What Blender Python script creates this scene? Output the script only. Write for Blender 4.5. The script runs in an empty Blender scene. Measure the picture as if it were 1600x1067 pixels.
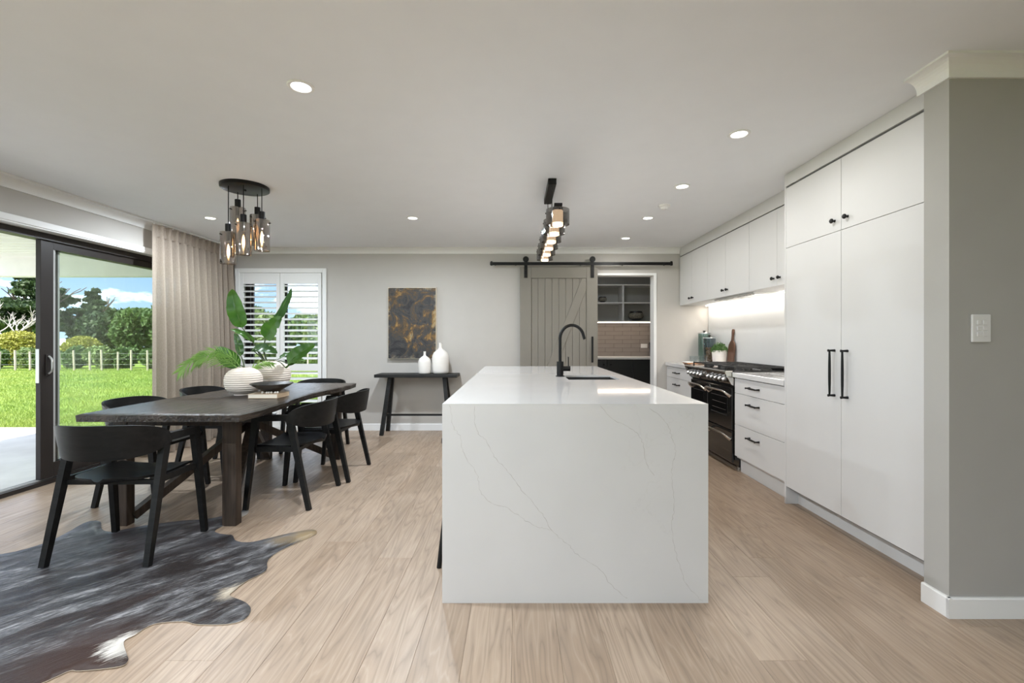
import bpy, bmesh, math, random
import numpy as np
from mathutils import Vector, Matrix

S = bpy.context.scene
COL = S.collection
PI = math.pi

# ------------------------------------------------------------------ camera
cam_d = bpy.data.cameras.new('camera')
cam_d.sensor_width = 36.0
cam_d.lens = 16.0
cam_d.shift_x = -6.0 / 1600.0
cam_d.shift_y = -3.5 / 1600.0
cam_d.clip_start = 0.05
cam_d.clip_end = 400
cam = bpy.data.objects.new('camera', cam_d)
COL.objects.link(cam)
cam.location = (0, 0, 1.2)
cam.rotation_euler = (PI / 2, 0, 0)
S.camera = cam

# ------------------------------------------------------------------ view
S.view_settings.view_transform = 'Standard'
S.view_settings.look = 'None'
S.view_settings.gamma = 1.0
S.view_settings.use_curve_mapping = False
S.view_settings.exposure = 0.95
S.cycles.max_bounces = 10
S.cycles.diffuse_bounces = 6
S.cycles.glossy_bounces = 4
S.cycles.transmission_bounces = 6
S.cycles.transparent_max_bounces = 16
S.cycles.sample_clamp_indirect = 4.0
S.cycles.caustics_reflective = False
S.cycles.caustics_refractive = False
S.cycles.use_denoising = True

# ------------------------------------------------------------------ sky
SKY_STRENGTH = 2.0
world = bpy.data.worlds.new('sky')
S.world = world
world.use_nodes = True
wt = world.node_tree
wt.nodes.clear()
def wn(t, **k):
    n = wt.nodes.new(t)
    for a, b in k.items():
        setattr(n, a, b)
    return n
w_out = wn('ShaderNodeOutputWorld')
w_bg = wn('ShaderNodeBackground')
w_bg.inputs['Strength'].default_value = SKY_STRENGTH
w_tc = wn('ShaderNodeTexCoord')
w_sep = wn('ShaderNodeSeparateXYZ')
wt.links.new(w_tc.outputs['Generated'], w_sep.inputs[0])
w_grad = wn('ShaderNodeValToRGB')
e = w_grad.color_ramp.elements
e[0].position = 0.0; e[0].color = (0.24, 0.32, 0.43, 1)
e[1].position = 0.55; e[1].color = (0.07, 0.145, 0.33, 1)
x = w_grad.color_ramp.elements.new(0.16); x.color = (0.115, 0.20, 0.36, 1)
wt.links.new(w_sep.outputs[2], w_grad.inputs[0])
w_map = wn('ShaderNodeMapping')
w_map.inputs['Scale'].default_value = (1.0, 1.0, 2.4)
w_map.inputs['Location'].default_value = (1.7, 0.2, 0.5)
wt.links.new(w_tc.outputs['Generated'], w_map.inputs[0])
w_noise = wn('ShaderNodeTexNoise')
w_noise.inputs['Scale'].default_value = 4.2
w_noise.inputs['Detail'].default_value = 7
w_noise.inputs['Roughness'].default_value = 0.55
wt.links.new(w_map.outputs[0], w_noise.inputs['Vector'])
w_ramp = wn('ShaderNodeValToRGB')
w_ramp.color_ramp.elements[0].position = 0.49
w_ramp.color_ramp.elements[1].position = 0.63
wt.links.new(w_noise.outputs[0], w_ramp.inputs[0])
w_mix = wn('ShaderNodeMixRGB')
w_mix.inputs[2].default_value = (1.9, 1.95, 2.05, 1)
wt.links.new(w_ramp.outputs[0], w_mix.inputs[0])
wt.links.new(w_grad.outputs[0], w_mix.inputs[1])
wt.links.new(w_mix.outputs[0], w_bg.inputs['Color'])
wt.links.new(w_bg.outputs[0], w_out.inputs[0])

# ------------------------------------------------------------------ sun (behind the house, high)
sun_d = bpy.data.lights.new('sun', 'SUN')
sun_d.energy = 5.5
sun_d.angle = math.radians(1.5)
sun_d.color = (1.0, 0.95, 0.86)
sun = bpy.data.objects.new('sun', sun_d)
COL.objects.link(sun)
sun.rotation_euler = Vector((0.36, 0.60, -0.74)).to_track_quat('-Z', 'Y').to_euler()
sun.location = (-10, -10, 20)

# daylight portals in the glazed openings (they guide the sky's light, give none of their own)
def portal(loc, direction, sx, sy):
    d = bpy.data.lights.new('portal', 'AREA')
    d.shape = 'RECTANGLE'; d.size = sx; d.size_y = sy
    d.cycles.is_portal = True
    o = bpy.data.objects.new('daylight_portal', d)
    COL.objects.link(o)
    o.location = loc
    o.rotation_euler = Vector(direction).to_track_quat('-Z', 'Y').to_euler()
portal((-4.0, 3.6, 1.05), (1, 0, 0), 4.2, 2.1)
portal((-4.0, -1.9, 1.05), (1, 0, 0), 4.2, 2.1)
portal((-0.95, -4.7, 1.1), (0, 1, 0), 4.1, 2.2)

LAMP = 0.5          # common factor on the room's own and added lamps

# ------------------------------------------------------------------ helpers: objects
def tag(o, label=None, cat=None, group=None, kind=None):
    if label: o['label'] = label
    if cat: o['category'] = cat
    if group: o['group'] = group
    if kind: o['kind'] = kind
    return o

def thing(name, label, cat, loc=(0, 0, 0), rz=0.0, group=None, kind=None):
    o = bpy.data.objects.new(name, None)
    COL.objects.link(o)
    o.empty_display_size = 0.1
    o.location = loc
    o.rotation_euler = (0, 0, rz)
    return tag(o, label, cat, group, kind)

def copy_tree(o, parent=None):
    c = o.copy()
    COL.objects.link(c)
    c.parent = parent
    for ch in list(o.children):
        copy_tree(ch, c)
    return c

class MB:
    """collects geometry for ONE mesh"""
    def __init__(self):
        self.v = []; self.f = []; self.smooth = []
    def add(self, vs, fs, smooth=False):
        b = len(self.v)
        self.v += [tuple(p) for p in vs]
        self.f += [tuple(i + b for i in q) for q in fs]
        self.smooth += [smooth] * len(fs)
        return self
    def box(self, x0, x1, y0, y1, z0, z1, bev=0.0):
        if bev <= 0:
            vs = [(x0,y0,z0),(x1,y0,z0),(x1,y1,z0),(x0,y1,z0),(x0,y0,z1),(x1,y0,z1),(x1,y1,z1),(x0,y1,z1)]
            fs = [(0,3,2,1),(4,5,6,7),(0,1,5,4),(1,2,6,5),(2,3,7,6),(3,0,4,7)]
            return self.add(vs, fs)
        bm = bmesh.new()
        bmesh.ops.create_cube(bm, size=1.0)
        bmesh.ops.scale(bm, vec=(x1-x0, y1-y0, z1-z0), verts=bm.verts)
        bmesh.ops.translate(bm, vec=((x0+x1)/2, (y0+y1)/2, (z0+z1)/2), verts=bm.verts)
        b = min(bev, 0.45*min(x1-x0, y1-y0, z1-z0))
        bmesh.ops.bevel(bm, geom=bm.edges[:], offset=b, segments=2, affect='EDGES', profile=0.5)
        return self.bm(bm)
    def bm(self, bm, smooth=False):
        bm.verts.index_update()
        self.add([v.co[:] for v in bm.verts], [tuple(v.index for v in f.verts) for f in bm.faces], smooth)
        bm.free()
        return self
    def obox(self, c, ax, ay, az, hx, hy, hz):
        """oriented box"""
        c = Vector(c); ax = Vector(ax).normalized(); ay = Vector(ay).normalized(); az = Vector(az).normalized()
        vs = []
        for sz in (-1, 1):
            for sx, sy in ((-1,-1),(1,-1),(1,1),(-1,1)):
                vs.append(c + ax*hx*sx + ay*hy*sy + az*hz*sz)
        return self.add(vs, [(0,3,2,1),(4,5,6,7),(0,1,5,4),(1,2,6,5),(2,3,7,6),(3,0,4,7)])
    def bar(self, p, q, w0, d0, w1=None, d1=None, up=(0, 0, 1)):
        """tapering rectangular bar from p to q; w along side, d along the other"""
        p = Vector(p); q = Vector(q); w1 = w1 or w0; d1 = d1 or d0
        t = (q - p).normalized(); u = Vector(up)
        if abs(t.dot(u)) > 0.98: u = Vector((0, 1, 0))
        s = t.cross(u).normalized(); n = s.cross(t).normalized()
        vs = []
        for c, w, d in ((p, w0, d0), (q, w1, d1)):
            for a, b in ((-1,-1),(1,-1),(1,1),(-1,1)):
                vs.append(c + s*(a*w/2) + n*(b*d/2))
        return self.add(vs, [(0,1,2,3),(7,6,5,4),(0,4,5,1),(1,5,6,2),(2,6,7,3),(3,7,4,0)])
    def loft(self, sections, cap=True, smooth=True, closed=True):
        """list of equal-length rings"""
        n = len(sections[0]); vs = []; fs = []
        for r in sections: vs += [tuple(p) for p in r]
        for i in range(len(sections) - 1):
            for j in range(n if closed else n - 1):
                k = (j + 1) % n
                fs.append((i*n + j, i*n + k, (i+1)*n + k, (i+1)*n + j))
        self.add(vs, fs, smooth)
        if cap and closed:
            b = len(self.v) - len(vs)
            self.f.append(tuple(b + j for j in reversed(range(n)))); self.smooth.append(False)
            m = b + (len(sections) - 1)*n
            self.f.append(tuple(m + j for j in range(n))); self.smooth.append(False)
        return self
    def tube(self, pts, r, seg=8, cap=True):
        pts = [Vector(p) for p in pts]
        rs = r if isinstance(r, (list, tuple)) else [r]*len(pts)
        t0 = (pts[1] - pts[0]).normalized()
        u = Vector((0, 0, 1)) if abs(t0.z) < 0.9 else Vector((1, 0, 0))
        n = t0.cross(u).normalized()
        rings = []
        for i, p in enumerate(pts):
            if i == 0: t = t0
            elif i == len(pts) - 1: t = (pts[i] - pts[i-1]).normalized()
            else: t = ((pts[i+1] - pts[i]).normalized() + (pts[i] - pts[i-1]).normalized()).normalized()
            n = (n - t*n.dot(t)).normalized(); b = t.cross(n)
            rings.append([p + n*(rs[i]*math.cos(2*PI*k/seg)) + b*(rs[i]*math.sin(2*PI*k/seg)) for k in range(seg)])
        return self.loft(rings, cap)
    def cyl(self, c, r, h, seg=24, axis='z', r2=None):
        c = Vector(c); d = {'x': Vector((1,0,0)), 'y': Vector((0,1,0)), 'z': Vector((0,0,1))}[axis]
        return self.tube([c, c + d*h], [r, r if r2 is None else r2], seg)
    def lathe(self, prof, c=(0, 0, 0), seg=32, ribs=None):
        """prof: list of (r, z); open shell unless it returns to the axis"""
        rings = []
        for r, z in prof:
            rings.append([(c[0] + max(r, 1e-4)*math.cos(2*PI*k/seg), c[1] + max(r, 1e-4)*math.sin(2*PI*k/seg), c[2] + z) for k in range(seg)])
        return self.loft(rings, cap=False)
    def prism(self, poly, z0, z1):
        n = len(poly)
        vs = [(x, y, z0) for x, y in poly] + [(x, y, z1) for x, y in poly]
        fs = [tuple(reversed(range(n))), tuple(range(n, 2*n))] + [(i, (i+1) % n, n + (i+1) % n, n + i) for i in range(n)]
        return self.add(vs, fs)
    def extrude(self, prof, p, q, ax, az=(0, 0, 1)):
        """profile (a, b) in the plane (ax, az), run from p to q"""
        p = Vector(p); q = Vector(q); ax = Vector(ax); az = Vector(az)
        r0 = [p + ax*a + az*b for a, b in prof]; r1 = [q + ax*a + az*b for a, b in prof]
        return self.loft([r0, r1], True, smooth=False)
    def sphere(self, c, r, seg=12, rings=8, sz=1.0):
        prof = [(r*math.sin(PI*i/rings), -r*sz*math.cos(PI*i/rings)) for i in range(rings + 1)]
        return self.lathe(prof, c, seg)
    def mesh(self, name, mat=None, fix=True, angle=35):
        me = bpy.data.meshes.new(name)
        me.from_pydata(self.v, [], self.f)
        me.polygons.foreach_set('use_smooth', self.smooth)
        if fix:
            bm = bmesh.new(); bm.from_mesh(me)
            bmesh.ops.recalc_face_normals(bm, faces=bm.faces)
            bm.to_mesh(me); bm.free()
        if any(self.smooth):
            me.set_sharp_from_angle(angle=math.radians(angle))
        if mat: me.materials.append(mat)
        me.update()
        return me
    def build(self, name, mat, parent=None, loc=None, fix=True, angle=35):
        o = bpy.data.objects.new(name, self.mesh(name, mat, fix, angle))
        COL.objects.link(o)
        if parent is not None: o.parent = parent
        if loc: o.location = loc
        return o

def place(me, name, parent=None, loc=(0, 0, 0), rot=(0, 0, 0), scale=(1, 1, 1)):
    o = bpy.data.objects.new(name, me)
    COL.objects.link(o)
    o.parent = parent; o.location = loc; o.rotation_euler = rot; o.scale = scale
    return o

def bez(pts, n=12):
    """Catmull-Rom through points"""
    P = [Vector(p) for p in pts]
    P = [P[0]*2 - P[1]] + P + [P[-1]*2 - P[-2]]
    out = []
    for i in range(1, len(P) - 2):
        for k in range(n):
            t = k/n
            a, b, c, d = P[i-1], P[i], P[i+1], P[i+2]
            out.append(0.5*((2*b) + (c - a)*t + (2*a - 5*b + 4*c - d)*t*t + (3*b - a - 3*c + d)*t**3))
    out.append(P[-2])
    return out

# ------------------------------------------------------------------ helpers: materials
def new_mat(name):
    m = bpy.data.materials.new(name); m.use_nodes = True
    nt = m.node_tree
    return m, nt, nt.nodes['Principled BSDF'], nt.nodes['Material Output']

def node(nt, t, **k):
    n = nt.nodes.new(t)
    for a, b in k.items():
        if a.startswith('i_'): n.inputs[a[2:]].default_value = b
        else: setattr(n, a, b)
    return n

def ramp(nt, stops, src):
    r = nt.nodes.new('ShaderNodeValToRGB')
    el = r.color_ramp.elements
    while len(el) < len(stops): el.new(0.5)
    for i, (p, c) in enumerate(stops):
        el[i].position = p
        el[i].color = (c, c, c, 1) if isinstance(c, (int, float)) else (*c, 1)
    nt.links.new(src, r.inputs[0])
    return r.outputs[0]

def mixc(nt, fac, a, b, mode='MIX'):
    m = nt.nodes.new('ShaderNodeMixRGB'); m.blend_type = mode
    for i, s in enumerate((fac, a, b)):
        if isinstance(s, (int, float)): m.inputs[i].default_value = s
        elif isinstance(s, tuple): m.inputs[i].default_value = (*s, 1)
        else: nt.links.new(s, m.inputs[i])
    return m.outputs[0]

def mth(nt, op, a, b=None, c=None):
    m = nt.nodes.new('ShaderNodeMath'); m.operation = op
    for i, s in enumerate((a, b, c)):
        if s is None: continue
        if isinstance(s, (int, float)): m.inputs[i].default_value = s
        else: nt.links.new(s, m.inputs[i])
    return m.outputs[0]

def coords(nt, scale=(1, 1, 1), kind='Object', rnd=0.0):
    tc = nt.nodes.new('ShaderNodeTexCoord')
    mp = nt.nodes.new('ShaderNodeMapping')
    mp.inputs['Scale'].default_value = scale
    nt.links.new(tc.outputs[kind], mp.inputs[0])
    if rnd:
        oi = nt.nodes.new('ShaderNodeObjectInfo')
        m = mth(nt, 'MULTIPLY', oi.outputs['Random'], rnd)
        cb = nt.nodes.new('ShaderNodeCombineXYZ')
        for i in range(3): nt.links.new(m, cb.inputs[i])
        nt.links.new(cb.outputs[0], mp.inputs['Location'])
    return mp.outputs[0]

def noise(nt, vec, scale, detail=4, rough=0.5, dist=0.0):
    n = nt.nodes.new('ShaderNodeTexNoise')
    n.inputs['Scale'].default_value = scale; n.inputs['Detail'].default_value = detail
    n.inputs['Roughness'].default_value = rough; n.inputs['Distortion'].default_value = dist
    nt.links.new(vec, n.inputs['Vector'])
    return n.outputs[0]

def bump(nt, bs, h, strength=0.2, dist=0.002):
    b = nt.nodes.new('ShaderNodeBump')
    b.inputs['Strength'].default_value = strength; b.inputs['Distance'].default_value = dist
    nt.links.new(h, b.inputs['Height']); nt.links.new(b.outputs[0], bs.inputs['Normal'])

def plain(name, col, rough=0.5, metal=0.0, var=0.04, scale=6.0, bmp=0.0, spec=None, coat=0.0, stretch=(1, 1, 1)):
    """one colour with slight procedural unevenness"""
    m, nt, bs, out = new_mat(name)
    v = coords(nt, stretch)
    n = noise(nt, v, scale, 4)
    lo = tuple(max(0, c*(1 - var)) for c in col); hi = tuple(min(1, c*(1 + var)) for c in col)
    nt.links.new(ramp(nt, [(0.3, lo), (0.7, hi)], n), bs.inputs['Base Color'])
    bs.inputs['Roughness'].default_value = rough; bs.inputs['Metallic'].default_value = metal
    if spec is not None: bs.inputs['Specular IOR Level'].default_value = spec
    if coat: bs.inputs['Coat Weight'].default_value = coat; bs.inputs['Coat Roughness'].default_value = 0.05
    if bmp:
        bump(nt, bs, noise(nt, v, scale*30, 3), bmp, 0.001)
    return m

def emit(name, col, strength):
    m, nt, bs, out = new_mat(name)
    bs.inputs['Base Color'].default_value = (*col, 1)
    bs.inputs['Emission Color'].default_value = (*col, 1)
    bs.inputs['Emission Strength'].default_value = strength
    return m

def thin_glass(name, tint, refl=0.9, rough=0.0, ior=1.5, fixed=None):
    m, nt, bs, out = new_mat(name)
    nt.nodes.remove(bs)
    tr = node(nt, 'ShaderNodeBsdfTransparent'); tr.inputs[0].default_value = (*tint, 1)
    gl = node(nt, 'ShaderNodeBsdfGlossy'); gl.inputs['Roughness'].default_value = rough
    gl.inputs['Color'].default_value = (refl, refl, refl, 1)
    mx = node(nt, 'ShaderNodeMixShader')
    if fixed is None:
        fr = node(nt, 'ShaderNodeFresnel')
        ge = node(nt, 'ShaderNodeNewGeometry')
        nt.links.new(mth(nt, 'MULTIPLY_ADD', ge.outputs['Backfacing'], 1.0/ior - ior, ior), fr.inputs[0])
        nt.links.new(fr.outputs[0], mx.inputs[0])
    else:
        lw = node(nt, 'ShaderNodeLayerWeight'); lw.inputs[0].default_value = 0.35
        nt.links.new(mth(nt, 'MULTIPLY_ADD', lw.outputs['Facing'], 0.5, fixed), mx.inputs[0])
    nt.links.new(tr.outputs[0], mx.inputs[1]); nt.links.new(gl.outputs[0], mx.inputs[2])
    nt.links.new(mx.outputs[0], out.inputs[0])
    return m

M = {}
M['wall'] = plain('wall_paint_greige', (0.49, 0.468, 0.437), 0.85, var=0.015, bmp=0.05)
M['wall_grey'] = plain('wall_paint_grey', (0.40, 0.388, 0.365), 0.85, var=0.015, bmp=0.05)
M['ceiling'] = plain('ceiling_paint', (0.82, 0.835, 0.86), 0.9, var=0.01)
M['trim'] = plain('trim_white', (0.82, 0.82, 0.81), 0.5, var=0.01)
M['cab'] = plain('cabinet_lacquer', (0.63, 0.625, 0.618), 0.5, var=0.008)
M['carcass'] = plain('cabinet_carcass', (0.72, 0.71, 0.70), 0.5, var=0.01)
M['gap'] = plain('shadow_line_dark', (0.10, 0.10, 0.10), 0.7)
M['black'] = plain('black_metal', (0.008, 0.008, 0.008), 0.4, 0.0, spec=0.25)
M['black_matt'] = plain('black_matt', (0.02, 0.02, 0.02), 0.6)
M['enamel'] = plain('black_enamel', (0.008, 0.008, 0.008), 0.12, coat=0.5)
M['chrome'] = plain('chrome', (0.75, 0.72, 0.68), 0.15, 1.0)
M['steel'] = plain('steel', (0.55, 0.55, 0.55), 0.3, 1.0)
M['iron'] = plain('cast_iron', (0.02, 0.02, 0.02), 0.55, bmp=0.1)
M['alu_dark'] = plain('dark_bronze_aluminium', (0.026, 0.021, 0.019), 0.45, 0.0, spec=0.3)
M['alu_grey'] = plain('grey_gasket', (0.42, 0.42, 0.41), 0.5)
M['glass'] = thin_glass('window_glass', (0.955, 0.985, 0.962))
M['clear'] = thin_glass('clear_glass', (0.93, 0.95, 0.95))
M['green_glass'] = thin_glass('green_jar_glass', (0.70, 0.78, 0.76))
M['grey_glass'] = thin_glass('grey_jar_glass', (0.72, 0.74, 0.76))
M['smoke'] = thin_glass('smoked_mirror_glass', (0.74, 0.70, 0.67), 0.85, 0.03, fixed=0.20)
M['smoke_grey'] = thin_glass('smoked_grey_glass', (0.58, 0.565, 0.555), 0.7, 0.04, fixed=0.08)
M['oven_glass'] = plain('oven_glass', (0.006, 0.006, 0.006), 0.05, coat=1.0)
M['lens'] = emit('downlight_lens', (1.0, 0.97, 0.92), 7.0)
M['led'] = emit('led_strip', (1.0, 0.93, 0.84), 9.0)
M['led_warm'] = emit('led_strip_warm', (1.0, 0.84, 0.68), 5.0)
M['filament'] = emit('filament_bulb', (1.0, 0.62, 0.26), 9.0)
M['frost'] = emit('frosted_lamp', (1.0, 0.74, 0.48), 0.85)
M['ceramic'] = plain('white_ceramic', (0.78, 0.75, 0.71), 0.6, var=0.03, bmp=0.05)
M['vase'] = plain('ribbed_ceramic', (0.76, 0.68, 0.60), 0.65, var=0.05, scale=14)
M['dark_bowl'] = plain('dark_bowl', (0.016, 0.014, 0.013), 0.4, var=0.2)
M['paper'] = plain('book_pages', (0.80, 0.72, 0.60), 0.8)
M['cover'] = plain('book_cover', (0.62, 0.47, 0.32), 0.6)
M['plastic'] = plain('white_plastic', (0.72, 0.71, 0.70), 0.4)
M['barn'] = plain('barn_door_paint', (0.215, 0.198, 0.168), 0.6, var=0.02)
M['dark_cab'] = plain('dark_cabinet', (0.018, 0.020, 0.020), 0.35)
M['shelf_white'] = plain('shelf_white', (0.70, 0.69, 0.67), 0.5)
M['shelf_back'] = plain('shelf_back_grey', (0.42, 0.41, 0.385), 0.6)
M['grout'] = plain('grout', (0.10, 0.085, 0.075), 0.8)
M['tile'] = plain('taupe_tile', (0.25, 0.222, 0.205), 0.3, var=0.10, scale=3)
M['concrete'] = plain('concrete', (0.66, 0.65, 0.63), 0.8, var=0.10, scale=2.5, bmp=0.2)
M['soffit'] = plain('soffit_paint', (0.72, 0.71, 0.68), 0.7)
M['post_wood'] = plain('weathered_post', (0.42, 0.36, 0.28), 0.85, var=0.2, scale=8)
M['bark'] = plain('bark', (0.16, 0.125, 0.10), 0.9, var=0.35, scale=8, bmp=0.4)
M['bark_pale'] = plain('pale_dead_bark', (0.55, 0.50, 0.45), 0.9, var=0.2, scale=8)
M['stem'] = plain('leaf_stem', (0.045, 0.075, 0.02), 0.5)
M['herb'] = plain('herb_leaf', (0.07, 0.16, 0.03), 0.6, var=0.35, scale=30)
M['nut'] = plain('walnut_shell', (0.34, 0.19, 0.09), 0.7, var=0.3, scale=40)
M['soil'] = plain('soil', (0.05, 0.035, 0.025), 0.9)
M['board'] = plain('acacia_board', (0.40, 0.19, 0.08), 0.5, var=0.3, scale=8, stretch=(1, 8, 8))
M['board_dark'] = plain('dark_wood_board', (0.10, 0.045, 0.025), 0.5, var=0.3, scale=8, stretch=(8, 8, 1))
M['marble'] = plain('marble_white', (0.82, 0.80, 0.78), 0.3, var=0.03)

def m_quartz():
    m, nt, bs, out = new_mat('white_quartz')
    v = coords(nt)
    n = noise(nt, v, 2.2, 5, 0.55, 0.4)
    line = mth(nt, 'ABSOLUTE', mth(nt, 'SUBTRACT', n, 0.5))
    vein = ramp(nt, [(0.0, 1.0), (0.004, 0.0)], line)
    msk = ramp(nt, [(0.5, 0.0), (0.62, 1.0)], noise(nt, v, 1.1, 2))
    k = mth(nt, 'MULTIPLY', mth(nt, 'MULTIPLY', vein, msk), 0.22)
    cloud = ramp(nt, [(0.3, (0.62, 0.615, 0.61)), (0.7, (0.65, 0.645, 0.64))], noise(nt, v, 3.0, 4))
    nt.links.new(mixc(nt, k, cloud, (0.45, 0.43, 0.41)), bs.inputs['Base Color'])
    bs.inputs['Roughness'].default_value = 0.06
    return m
M['quartz'] = m_quartz()
M['vein'] = plain('quartz_vein', (0.44, 0.42, 0.395), 0.25, var=0.15, scale=30)

def m_floor():
    m, nt, bs, out = new_mat('pale_oak_plank')
    v = coords(nt, (1, 1, 1), 'Object', rnd=37.0)
    vs = nt.nodes.new('ShaderNodeVectorMath'); vs.operation = 'MULTIPLY'
    vs.inputs[1].default_value = (15.0, 1.25, 1.0); nt.links.new(v, vs.inputs[0])
    n = noise(nt, vs.outputs[0], 1.0, 2, 0.4, 0.35)
    rings = mth(nt, 'PINGPONG', mth(nt, 'MULTIPLY', n, 17.0), 1.0)
    vf = nt.nodes.new('ShaderNodeVectorMath'); vf.operation = 'MULTIPLY'
    vf.inputs[1].default_value = (110.0, 3.0, 1.0); nt.links.new(v, vf.inputs[0])
    fine = noise(nt, vf.outputs[0], 1.0, 3, 0.6)
    big = noise(nt, v, 2.0, 2)
    oi = nt.nodes.new('ShaderNodeObjectInfo')
    base = ramp(nt, [(0.0, (0.340, 0.246, 0.173)), (0.5, (0.380, 0.280, 0.201)), (1.0, (0.420, 0.316, 0.232))], oi.outputs['Random'])
    ring_m = ramp(nt, [(0.0, 1.0), (0.14, 0.45), (0.5, 0.0)], rings)
    c = mixc(nt, mth(nt, 'MULTIPLY', ring_m, 0.50), base, (0.165, 0.122, 0.09))
    hi = ramp(nt, [(0.72, 0.0), (1.0, 1.0)], rings)
    c = mixc(nt, mth(nt, 'MULTIPLY', hi, 0.24), c, (0.57, 0.465, 0.365))
    fm = ramp(nt, [(0.35, 0.0), (0.75, 1.0)], fine)
    c = mixc(nt, mth(nt, 'MULTIPLY', fm, 0.26), c, (0.20, 0.15, 0.11))
    c = mixc(nt, mth(nt, 'MULTIPLY', ramp(nt, [(0.4, 0.0), (0.75, 1.0)], big), 0.12), c, (0.60, 0.52, 0.44))
    nt.links.new(c, bs.inputs['Base Color'])
    nt.links.new(mth(nt, 'MULTIPLY_ADD', fm, 0.12, 0.36), bs.inputs['Roughness'])
    bump(nt, bs, mth(nt, 'ADD', mth(nt, 'MULTIPLY', rings, 0.5), mth(nt, 'MULTIPLY', fine, -0.6)), 0.25, 0.0012)
    return m
M['floor'] = m_floor()

def m_dark_wood(name, lo, hi, rough, axis, bstr=0.4, lighter=None, spec=0.3, bd=0.003):
    m, nt, bs, out = new_mat(name)
    sc = {'x': (2, 40, 40), 'y': (40, 2, 40), 'z': (40, 40, 2)}[axis]
    v = coords(nt, sc, rnd=11.0)
    n = noise(nt, v, 1.0, 5, 0.6, 0.6)
    c = ramp(nt, [(0.3, lo), (0.75, hi)], n)
    if lighter:
        sc2 = {'x': (0.6, 7, 7), 'y': (7, 0.6, 7), 'z': (7, 7, 0.6)}[axis]
        n2 = noise(nt, coords(nt, sc2), 1.0, 4, 0.6)
        c = mixc(nt, ramp(nt, [(0.5, 0.0), (0.7, 0.75)], n2), c, lighter)
    nt.links.new(c, bs.inputs['Base Color'])
    bs.inputs['Roughness'].default_value = rough
    bs.inputs['Specular IOR Level'].default_value = spec
    bump(nt, bs, n, bstr, bd)
    return m
M['chair_wood'] = m_dark_wood('black_stained_oak', (0.004, 0.004, 0.004), (0.012, 0.0115, 0.011), 0.40, 'x', 0.15, None, 0.22)
M['table_top'] = m_dark_wood('reclaimed_dark_timber', (0.008, 0.006, 0.005), (0.055, 0.041, 0.031), 0.27, 'y', 1.0, (0.075, 0.056, 0.042), 0.4, 0.012)
M['table_leg'] = m_dark_wood('dark_timber_leg', (0.020, 0.014, 0.010), (0.075, 0.052, 0.038), 0.5, 'z', 0.5)
M['console_wood'] = m_dark_wood('black_console_wood', (0.008, 0.008, 0.008), (0.02, 0.02, 0.019), 0.5, 'x', 0.2)

def m_curtain():
    m, nt, bs, out = new_mat('linen_curtain')
    v = coords(nt, (300, 300, 60))
    n = noise(nt, v, 1.0, 3)
    c = ramp(nt, [(0.3, (0.40, 0.335, 0.275)), (0.7, (0.50, 0.425, 0.355))], n)
    nt.links.new(c, bs.inputs['Base Color']); bs.inputs['Roughness'].default_value = 0.9
    bs.inputs['Specular IOR Level'].default_value = 0.1
    tl = node(nt, 'ShaderNodeBsdfTranslucent'); nt.links.new(c, tl.inputs[0])
    mx = node(nt, 'ShaderNodeMixShader'); mx.inputs[0].default_value = 0.35
    nt.links.new(bs.outputs[0], mx.inputs[1]); nt.links.new(tl.outputs[0], mx.inputs[2])
    tr = node(nt, 'ShaderNodeBsdfTransparent')
    mx2 = node(nt, 'ShaderNodeMixShader'); mx2.inputs[0].default_value = 0.05
    nt.links.new(mx.outputs[0], mx2.inputs[1]); nt.links.new(tr.outputs[0], mx2.inputs[2])
    nt.links.new(mx2.outputs[0], out.inputs[0])
    return m
M['curtain'] = m_curtain()

def m_leafy(name, a, b, scale=3.0, rough=0.6, trans=0.25):
    m, nt, bs, out = new_mat(name)
    n = noise(nt, coords(nt), scale, 3)
    c = ramp(nt, [(0.3, a), (0.7, b)], n)
    nt.links.new(c, bs.inputs['Base Color']); bs.inputs['Roughness'].default_value = rough
    tl = node(nt, 'ShaderNodeBsdfTranslucent'); nt.links.new(c, tl.inputs[0])
    mx = node(nt, 'ShaderNodeMixShader'); mx.inputs[0].default_value = trans
    nt.links.new(bs.outputs[0], mx.inputs[1]); nt.links.new(tl.outputs[0], mx.inputs[2])
    nt.links.new(mx.outputs[0], out.inputs[0])
    return m
M['leaf'] = m_leafy('broad_leaf_green', (0.035, 0.115, 0.014), (0.085, 0.205, 0.026), 9, 0.28)
M['leaf_dark'] = m_leafy('broad_leaf_dark', (0.025, 0.075, 0.018), (0.05, 0.125, 0.03), 5, 0.35)
M['leaf_rib'] = plain('leaf_midrib', (0.11, 0.22, 0.05), 0.5)
M['palm'] = m_leafy('palm_leaflet', (0.14, 0.30, 0.05), (0.30, 0.48, 0.12), 9, 0.5)
M['fol_dark'] = m_leafy('pine_foliage', (0.022, 0.05, 0.014), (0.06, 0.10, 0.028), 1.5)
M['fol_mid'] = m_leafy('mid_foliage', (0.055, 0.11, 0.025), (0.13, 0.20, 0.05), 1.5)
M['fol_pale'] = m_leafy('pale_foliage', (0.15, 0.22, 0.07), (0.28, 0.34, 0.13), 1.5)
M['fol_gold'] = m_leafy('golden_foliage', (0.23, 0.25, 0.03), (0.40, 0.38, 0.07), 2.0)
M['grass_blade'] = m_leafy('grass_blade', (0.15, 0.25, 0.035), (0.30, 0.36, 0.07), 0.6)

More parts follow.
